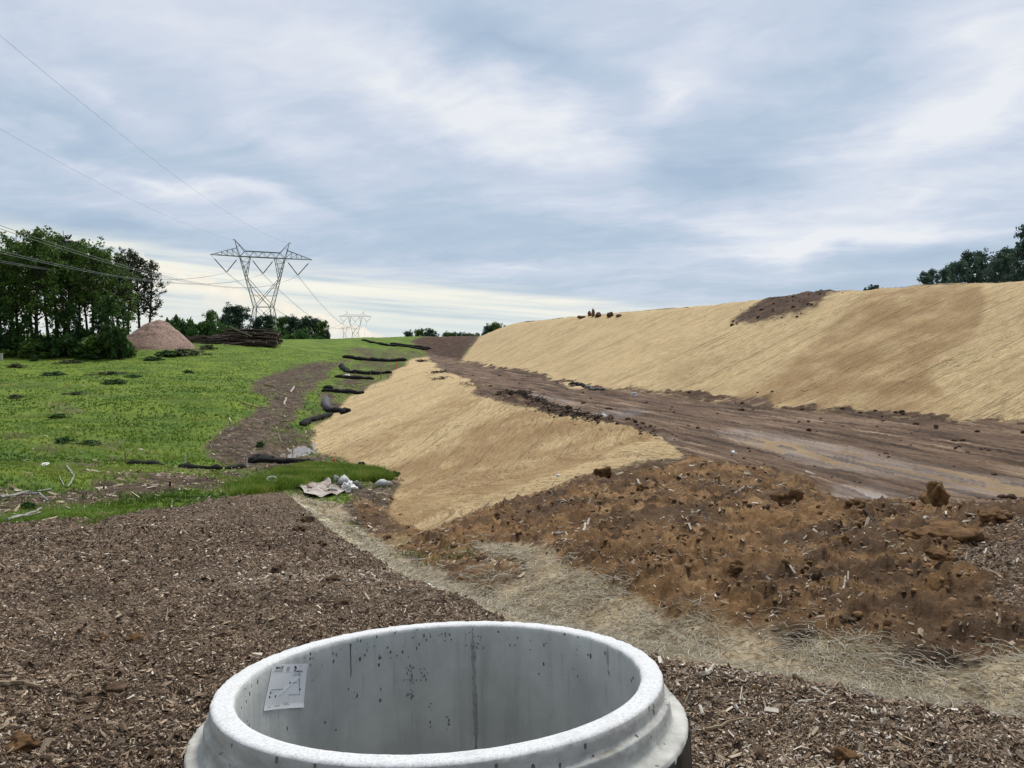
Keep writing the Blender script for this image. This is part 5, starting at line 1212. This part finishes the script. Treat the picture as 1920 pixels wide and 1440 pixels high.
tag(m_.build('fabric_sheet', simple('muddy_fabric', (.26, .20, .165), (.50, .46, .43), 2.2, .8, .2, .4, .03, 7, (.42, .62)), None, True), 'mud stained pale fabric sheet spread at the swale head', 'fabric sheet')
b = at(509, 915); bk = empty('bucket', b, 'white plastic bucket lying at the edge of the tall grass', 'bucket'); bk.rotation_euler = (.35, .2, 0)
m_ = MB(); n = 20; pr_ = [(.001, 0), (.15, 0), (.155, .01), (.185, .34), (.195, .345), (.195, .36), (.175, .36), (.172, .34), (.145, .02), (.001, .015)]
m_.add([(math.cos(a)*r, math.sin(a)*r, z) for r, z in pr_ for a in np.arange(n)*2*math.pi/n], [(i*n+k, i*n+(k+1) % n, (i+1)*n+(k+1) % n, (i+1)*n+k) for i in range(len(pr_)-1) for k in range(n)]); m_.build('pail', M_white, bk, True)
m_ = MB(); m_.tube([(math.cos(a)*.195, .05 - .0*a, .33 + math.sin(a)*.17) for a in np.linspace(0, math.pi, 12)], .006, 5); m_.build('handle', M_sockg, bk)
# ------------------------------------------------------------ soil boulders, rocks on the skyline, litter
def soilm(name, c1, c2): return simple(name, c1, c2, 6, .95, .1, 1.0, .05, 9)
M_ochre = soilm('ochre_clay', (.10, .058, .024), (.24, .145, .066)); M_brown = soilm('brown_clay', (.085, .049, .024), (.20, .115, .055)); M_dkcl = soilm('dark_clay', (.06, .040, .026), (.15, .10, .065))
for i, (px, py, w, h, mt, l) in enumerate([(1762,956,46,46,M_ochre,'upright ochre clay boulder at the road edge'),(1692,1010,50,26,M_brown,'brown clay lump on the mound left of the big ochre slab'),(1485,955,50,28,M_brown,'brown lump of earth at the left head of the mound'),(1790,1028,130,30,M_brown,'wide ochre clay slab on the right of the soil mound'),(1868,995,54,20,M_brown,'crumbled ochre lump on the crest behind the wide slab'),(1574,1040,38,24,M_ochre,'small ochre clod in the middle of the mound'),(1132,898,34,20,M_brown,'round brown clod at the border of the near straw'),(1610,968,40,16,M_brown,'low clod beside the pinkish mud pool'),(1535,1105,26,22,M_dkcl,'dark round clod low on the soil slope'),(1590,1178,34,14,M_dkcl,'flat dark clod above the grey straw'),(1385,1080,34,18,M_brown,'brown clod on the left of the soil slope'),(1205,925,24,10,M_brown,'small clod near the mound top left'),(1245,1075,20,12,M_dkcl,'small dark clod above the swale straw'),(1700,1060,46,16,M_brown,'low hump of earth below the crest lump'),(1770,1090,46,16,M_brown,'ochre hump below the wide slab'),
        (32,1432,56,26,M_brown,'brown soil lump at the bottom left corner'),(160,1345,36,16,M_dkcl,'dark soil lump in the chips left of the ring'),(205,1330,50,18,M_dkcl,'rough dark soil lump beside a smaller one in the chips'),(190,1190,26,12,M_brown,'small tan lump in the middle of the chips'),(250,1185,34,12,M_brown,'long tan lump in the middle of the chips'),(230,1128,22,12,M_dkcl,'dark clod near the grey twig'),(1430,1425,30,22,M_dkcl,'dark clod low on the right chips'),(1500,1300,34,20,M_dkcl,'dark clod on the chips beside the swale straw'),(1420,1312,26,18,M_brown,'round brown clod near the pale slivers right of the ring'),(1590,1438,46,26,M_brown,'brown clod at the bottom edge right of the ring'),(1745,1330,34,20,M_dkcl,'dark clod at the right border of chips and straw'),(620,1105,34,14,M_dkcl,'dark lump of mud in the pale splintered chips'),(560,1000,30,12,M_dkcl,'dark lump on the chips near the swale head'),(600,1025,24,10,M_dkcl,'second dark lump on the chips near the swale head'),(575,985,24,12,M_dkcl,'small dark lump above the pair near the swale head'),(640,1145,44,18,M_dkcl,'wide dark lump just behind the ring'),(520,1078,30,14,M_dkcl,'dark clod left of the splintered chips')]):
    lumpobj('soil_lump', px, py, w, h, mt, l, 'soil lump', 200+i, jit=.42, sub=4, group='soil lumps', sink=.22)
for i, (px, w, h, l) in enumerate([(1105,7,11,'left upright boulder on the right slope skyline'),(1112,6,15,'tallest upright boulder on the right slope skyline'),(1121,11,9,'dark boulder right of the upright pair'),(1143,12,9,'round boulder farther along the crest'),(1160,12,5,'last low boulder of the skyline row'),(1090,16,5,'flat dark boulder left of the upright pair')]):
    k_ = np.array([W(*q) for q in crR_px]); cx_ = np.interp(px, [q[0] for q in crR_px], k_[:, 0]); cy_ = cx_/((px - 960)/F) if px > 970 else 150
    V, Fs = lump(300+i, 3, .35, 1.0); w_ = w/F*cy_/2; h_ = h/F*cy_/1.6; o = mesh_np('boulder', V*np.array([w_, w_, h_]), Fs, M_ochre if i in (0, 1) else M_dkcl, True); o.location = (cx_, cy_, float(ground(cx_, cy_)) + h_*.5); tag(o, l, 'boulder', 'boulders on the skyline')
for i, (px, py, w, h, l) in enumerate([(1190,744,13,6,'white scrap on the dirt road near the straw toe'),(1127,787,20,8,'white rag at the near edge of the dirt road'),(1376,853,12,6,'white stone between the mound and the puddles'),(1244,988,10,10,'white pebble on the left of the soil mound'),(1047,898,8,6,'tiny white stone on the straw border'),(652,713,10,8,'white rag on the short filter sock'),(80,876,16,5,'white scrap in the grass at the left')]):
    lumpobj('litter', px, py, w, h, M_white, l, 'litter', 400+i, jit=.5, sub=3)
# ------------------------------------------------------------ sticks and dead branches
M_pale = simple('pale_wood', (.33, .29, .23), (.58, .53, .44), 14, .85, .2, .5, .004); M_tan = simple('tan_wood', (.16, .115, .075), (.30, .23, .155), 14, .85, .2, .5, .004); M_grey = simple('grey_driftwood', (.20, .19, .17), (.38, .37, .34), 10, .9, .2, .6, .01)
M_dtwig = simple('dark_twig', (.030, .022, .017), (.07, .052, .04), 10, .9, .2, .4, .01)
def stick(pts_, w, mat, label, name='stick', seed=0, forks=()):
    R = random.Random(seed); P = [at(*p) for p in pts_]; Y = P[0][1]; r = w/F*Y/2; m_ = MB()
    def run(A, r0, r1):
        Q = []
        for a, b_ in zip(A[:-1], A[1:]):
            for i in range(5): q = a + (b_ - a)*i/5; Q.append(q + np.array([R.gauss(0, r*.3), R.gauss(0, r*.3), 0]))
        Q.append(A[-1]); gz = [float(ground(q[0], q[1])) for q in Q]; z_ = np.linspace(gz[0], gz[-1], len(Q)); Q = [np.array([q[0], q[1], max(z_[i], gz[i] - r*.2) + r*.9 + .004 + (q[2] - z_[i] if False else 0)]) for i, q in enumerate(Q)]
        m_.tube(Q, [r0 + (r1 - r0)*i/(len(Q)-1) for i in range(len(Q))], 6, True, .15, R)
    run(P, r, r*.55)
    for f in forks: run([at(*p) for p in f], r*.6, r*.25)
    return tag(m_.build(name, mat, None, False), label, 'stick', 'loose sticks on the ground')
for i, (pl, w, mt, l) in enumerate([([(-10,1318),(40,1318),(78,1324)],12,M_tan,'thick reddish brown stick at the left photo edge'),([(-8,1280),(35,1282)],8,M_tan,'tan stick above the thick reddish stick'),([(108,1308),(130,1297),(152,1287)],9,M_tan,'broad bark splinter left of the ring'),([(110,1312),(160,1300),(215,1290)],4,M_tan,'long thin splinter beside the broad bark piece'),([(325,1207),(380,1203),(430,1200)],4,M_tan,'straight thin twig behind the label side of the ring'),([(104,1121),(130,1118),(160,1112)],5,M_tan,'pale tan twig in the middle of the left chips'),([(125,1138),(150,1138),(172,1137)],4,M_pale,'short dark and pale twig left of centre in the chips'),([(312,1165),(314,1150)],5,M_tan,'short upright splinter in the left chips'),([(372,1292),(377,1303),(375,1310)],3,M_pale,'small curled pale sliver by the ring'),([(0,1003),(60,1002),(105,1004)],4,M_tan,'long straight twig at the far left of the chips'),([(10,1012),(30,1018),(40,1022)],4,M_tan,'curved twig below the long straight twig'),([(270,998),(282,1005),(292,1012)],3,M_tan,'small curved twig on the far chips'),
    ([(1320,1288),(1335,1276),(1347,1262)],11,M_pale,'stout pale wood chunk right of the ring'),([(1322,1252),(1336,1262)],4,M_tan,'thin sliver touching the stout pale chunk'),([(1322,1368),(1370,1360),(1420,1354)],8,M_tan,'long brown splintered stick right of the ring'),([(1495,1333),(1530,1328)],5,M_pale,'pale straight sliver right of the ring'),([(1558,1298),(1575,1315),(1593,1331)],5,M_tan,'diagonal brown stick beside the swale straw'),([(1633,1341),(1644,1331),(1653,1321)],9,M_pale,'pale forked wood piece on the right chips'),([(1387,1335),(1391,1306)],3,M_pale,'left of two upright pale slivers'),([(1397,1334),(1391,1318)],3,M_pale,'right of two upright pale slivers'),([(1532,1314),(1545,1325),(1552,1334)],4,M_pale,'curved sliver left of the pale wood piece'),([(1880,1405),(1905,1425)],5,M_tan,'brown stick in the bottom right corner'),([(1820,1350),(1860,1360)],4,M_pale,'pale twig on the right chips'),([(1750,1352),(1790,1350)],5,M_tan,'flat brown splinter on the right chips'),
    ([(1580,1126),(1586,1108),(1594,1090)],4,M_pale,'thin pale root standing in the soil slope'),([(1425,1153),(1450,1153),(1477,1162)],3,M_tan,'arched twig above the grey straw'),([(1722,991),(1740,987),(1752,984)],7,M_pale,'pale stick near the ochre boulder'),([(1871,1186),(1875,1172),(1878,1158)],7,M_tan,'upright brown stick on the right of the soil slope'),([(1093,1006),(1100,998),(1107,990)],6,M_pale,'pale stick on the left part of the soil mound'),([(1296,979),(1310,974),(1322,969)],4,M_pale,'pale stick high on the soil mound'),([(1195,905),(1199,915),(1206,919)],4,M_pale,'bent pale twig near the straw end'),([(1040,945),(1052,944),(1062,948)],4,M_pale,'pale twig along the rut beside the straw'),([(1370,938),(1385,932),(1395,928)],5,M_grey,'grey stick at the mound top'),([(1277,1093),(1284,1078)],4,M_tan,'short tan stick low on the soil'),([(1460,1150),(1468,1130)],3,M_tan,'thin tan stalk low on the soil'),([(1245,1054),(1270,1055)],4,M_tan,'straight twig on the left soil slope'),([(1844,1055),(1850,1040)],5,M_pale,'pale stick beside the chip heap on the right'),([(1810,1062),(1813,1048)],4,M_tan,'stub below the wide ochre slab'),([(1575,1010),(1620,1008)],4,M_tan,'horizontal twig on the mound middle'),([(1040,1015),(1060,1012),(1070,1018)],4,M_pale,'forked twig at the left foot of the mound'),
    ([(1620,975),(1640,988),(1660,975)],4,M_dtwig,'dark bent twig beside the mud pool'),([(1455,920),(1475,908)],3,M_pale,'thin stalk by the puddle edge'),
    ([(0,930),(40,922),(95,914)],7,M_grey,'long grey driftwood branch at the left edge'),([(40,924),(75,926),(90,934)],5,M_grey,'second grey branch crossing the long one'),([(12,967),(45,958),(78,944)],8,M_grey,'split grey branch below the bright green bush'),([(30,962),(60,956),(76,950)],4,M_grey,'thin grey branch along the split one'),([(126,880),(134,890),(138,900),(128,910)],4,M_grey,'curved bleached branch standing in the left grass'),([(112,900),(120,909)],3,M_grey,'small bleached twig beside the curved branch'),([(430,789),(433,800)],3,M_pale,'white twig where the meadow meets the track'),([(320,943),(323,936)],4,M_pale,'white stub in the patchy grass'),
    ([(533,757),(537,747)],4,M_pale,'bright splinter on the brown track'),([(497,722),(520,728)],3,M_tan,'fallen twig high on the brown track'),([(545,735),(552,728)],4,M_pale,'pale chip on the upper brown track'),([(455,760),(475,768),(500,764)],3,M_tan,'thin branch across the brown track'),([(525,790),(552,787)],3,M_tan,'straight twig low on the brown track'),([(380,888),(420,886)],3,M_tan,'straight twig in the grass before the socks')]):
    stick(pl, w, mt, l, seed=i)
# brush of roots and twigs pushed to the edge of the bench
def brush(px0, py0, px1, py1, n, hmax, label, seed, mat=M_dtwig, wide=1.0):
    R = random.Random(seed); a, b_ = at(px0, py0), at(px1, py1); m_ = MB()
    for i in range(n):
        t = R.random(); c = a + (b_ - a)*t + np.array([R.gauss(0, .3*wide), R.gauss(0, .4*wide), 0]); c[2] = float(ground(c[0], c[1])) + R.uniform(0, hmax*.5); L_ = R.uniform(.3, 1.1)*wide; th = R.uniform(0, 6.28); e = R.gauss(.15, .35)
        d = np.array([math.cos(th)*math.cos(e), math.sin(th)*math.cos(e), math.sin(e)])*L_; k = np.array([R.gauss(0, .12), R.gauss(0, .12), R.gauss(.05, .1)])*L_
        m_.tube([c - d*.5, c + k, c + d*.5], [.028*wide, .022*wide, .007], 5, False)
    return tag(m_.build('brush_pile', mat), label, 'brush pile', 'brush along the road edge')
brush(938, 742, 985, 742, 120, .55, 'tangled dark brush heap where the near straw crest meets the road', 1)
brush(985, 745, 1050, 775, 90, .35, 'low dark roots trailing right from the tangled heap', 2); brush(1060, 778, 1120, 790, 60, .25, 'thin dark roots beside the white rag', 3)
brush(786, 679, 795, 677, 60, .4, 'dark scraps on the narrow far tip of the straw slope', 4, wide=1.4); brush(812, 700, 832, 698, 50, .5, 'dark tuft at the far crest bend of the straw slope', 5, wide=1.2); brush(815, 712, 835, 712, 30, .3, 'second dark tuft below the crest bend', 6, wide=1.1)
brush(866, 722, 905, 728, 40, .3, 'brown roots along the straw crest before the heap', 7, M_tan)
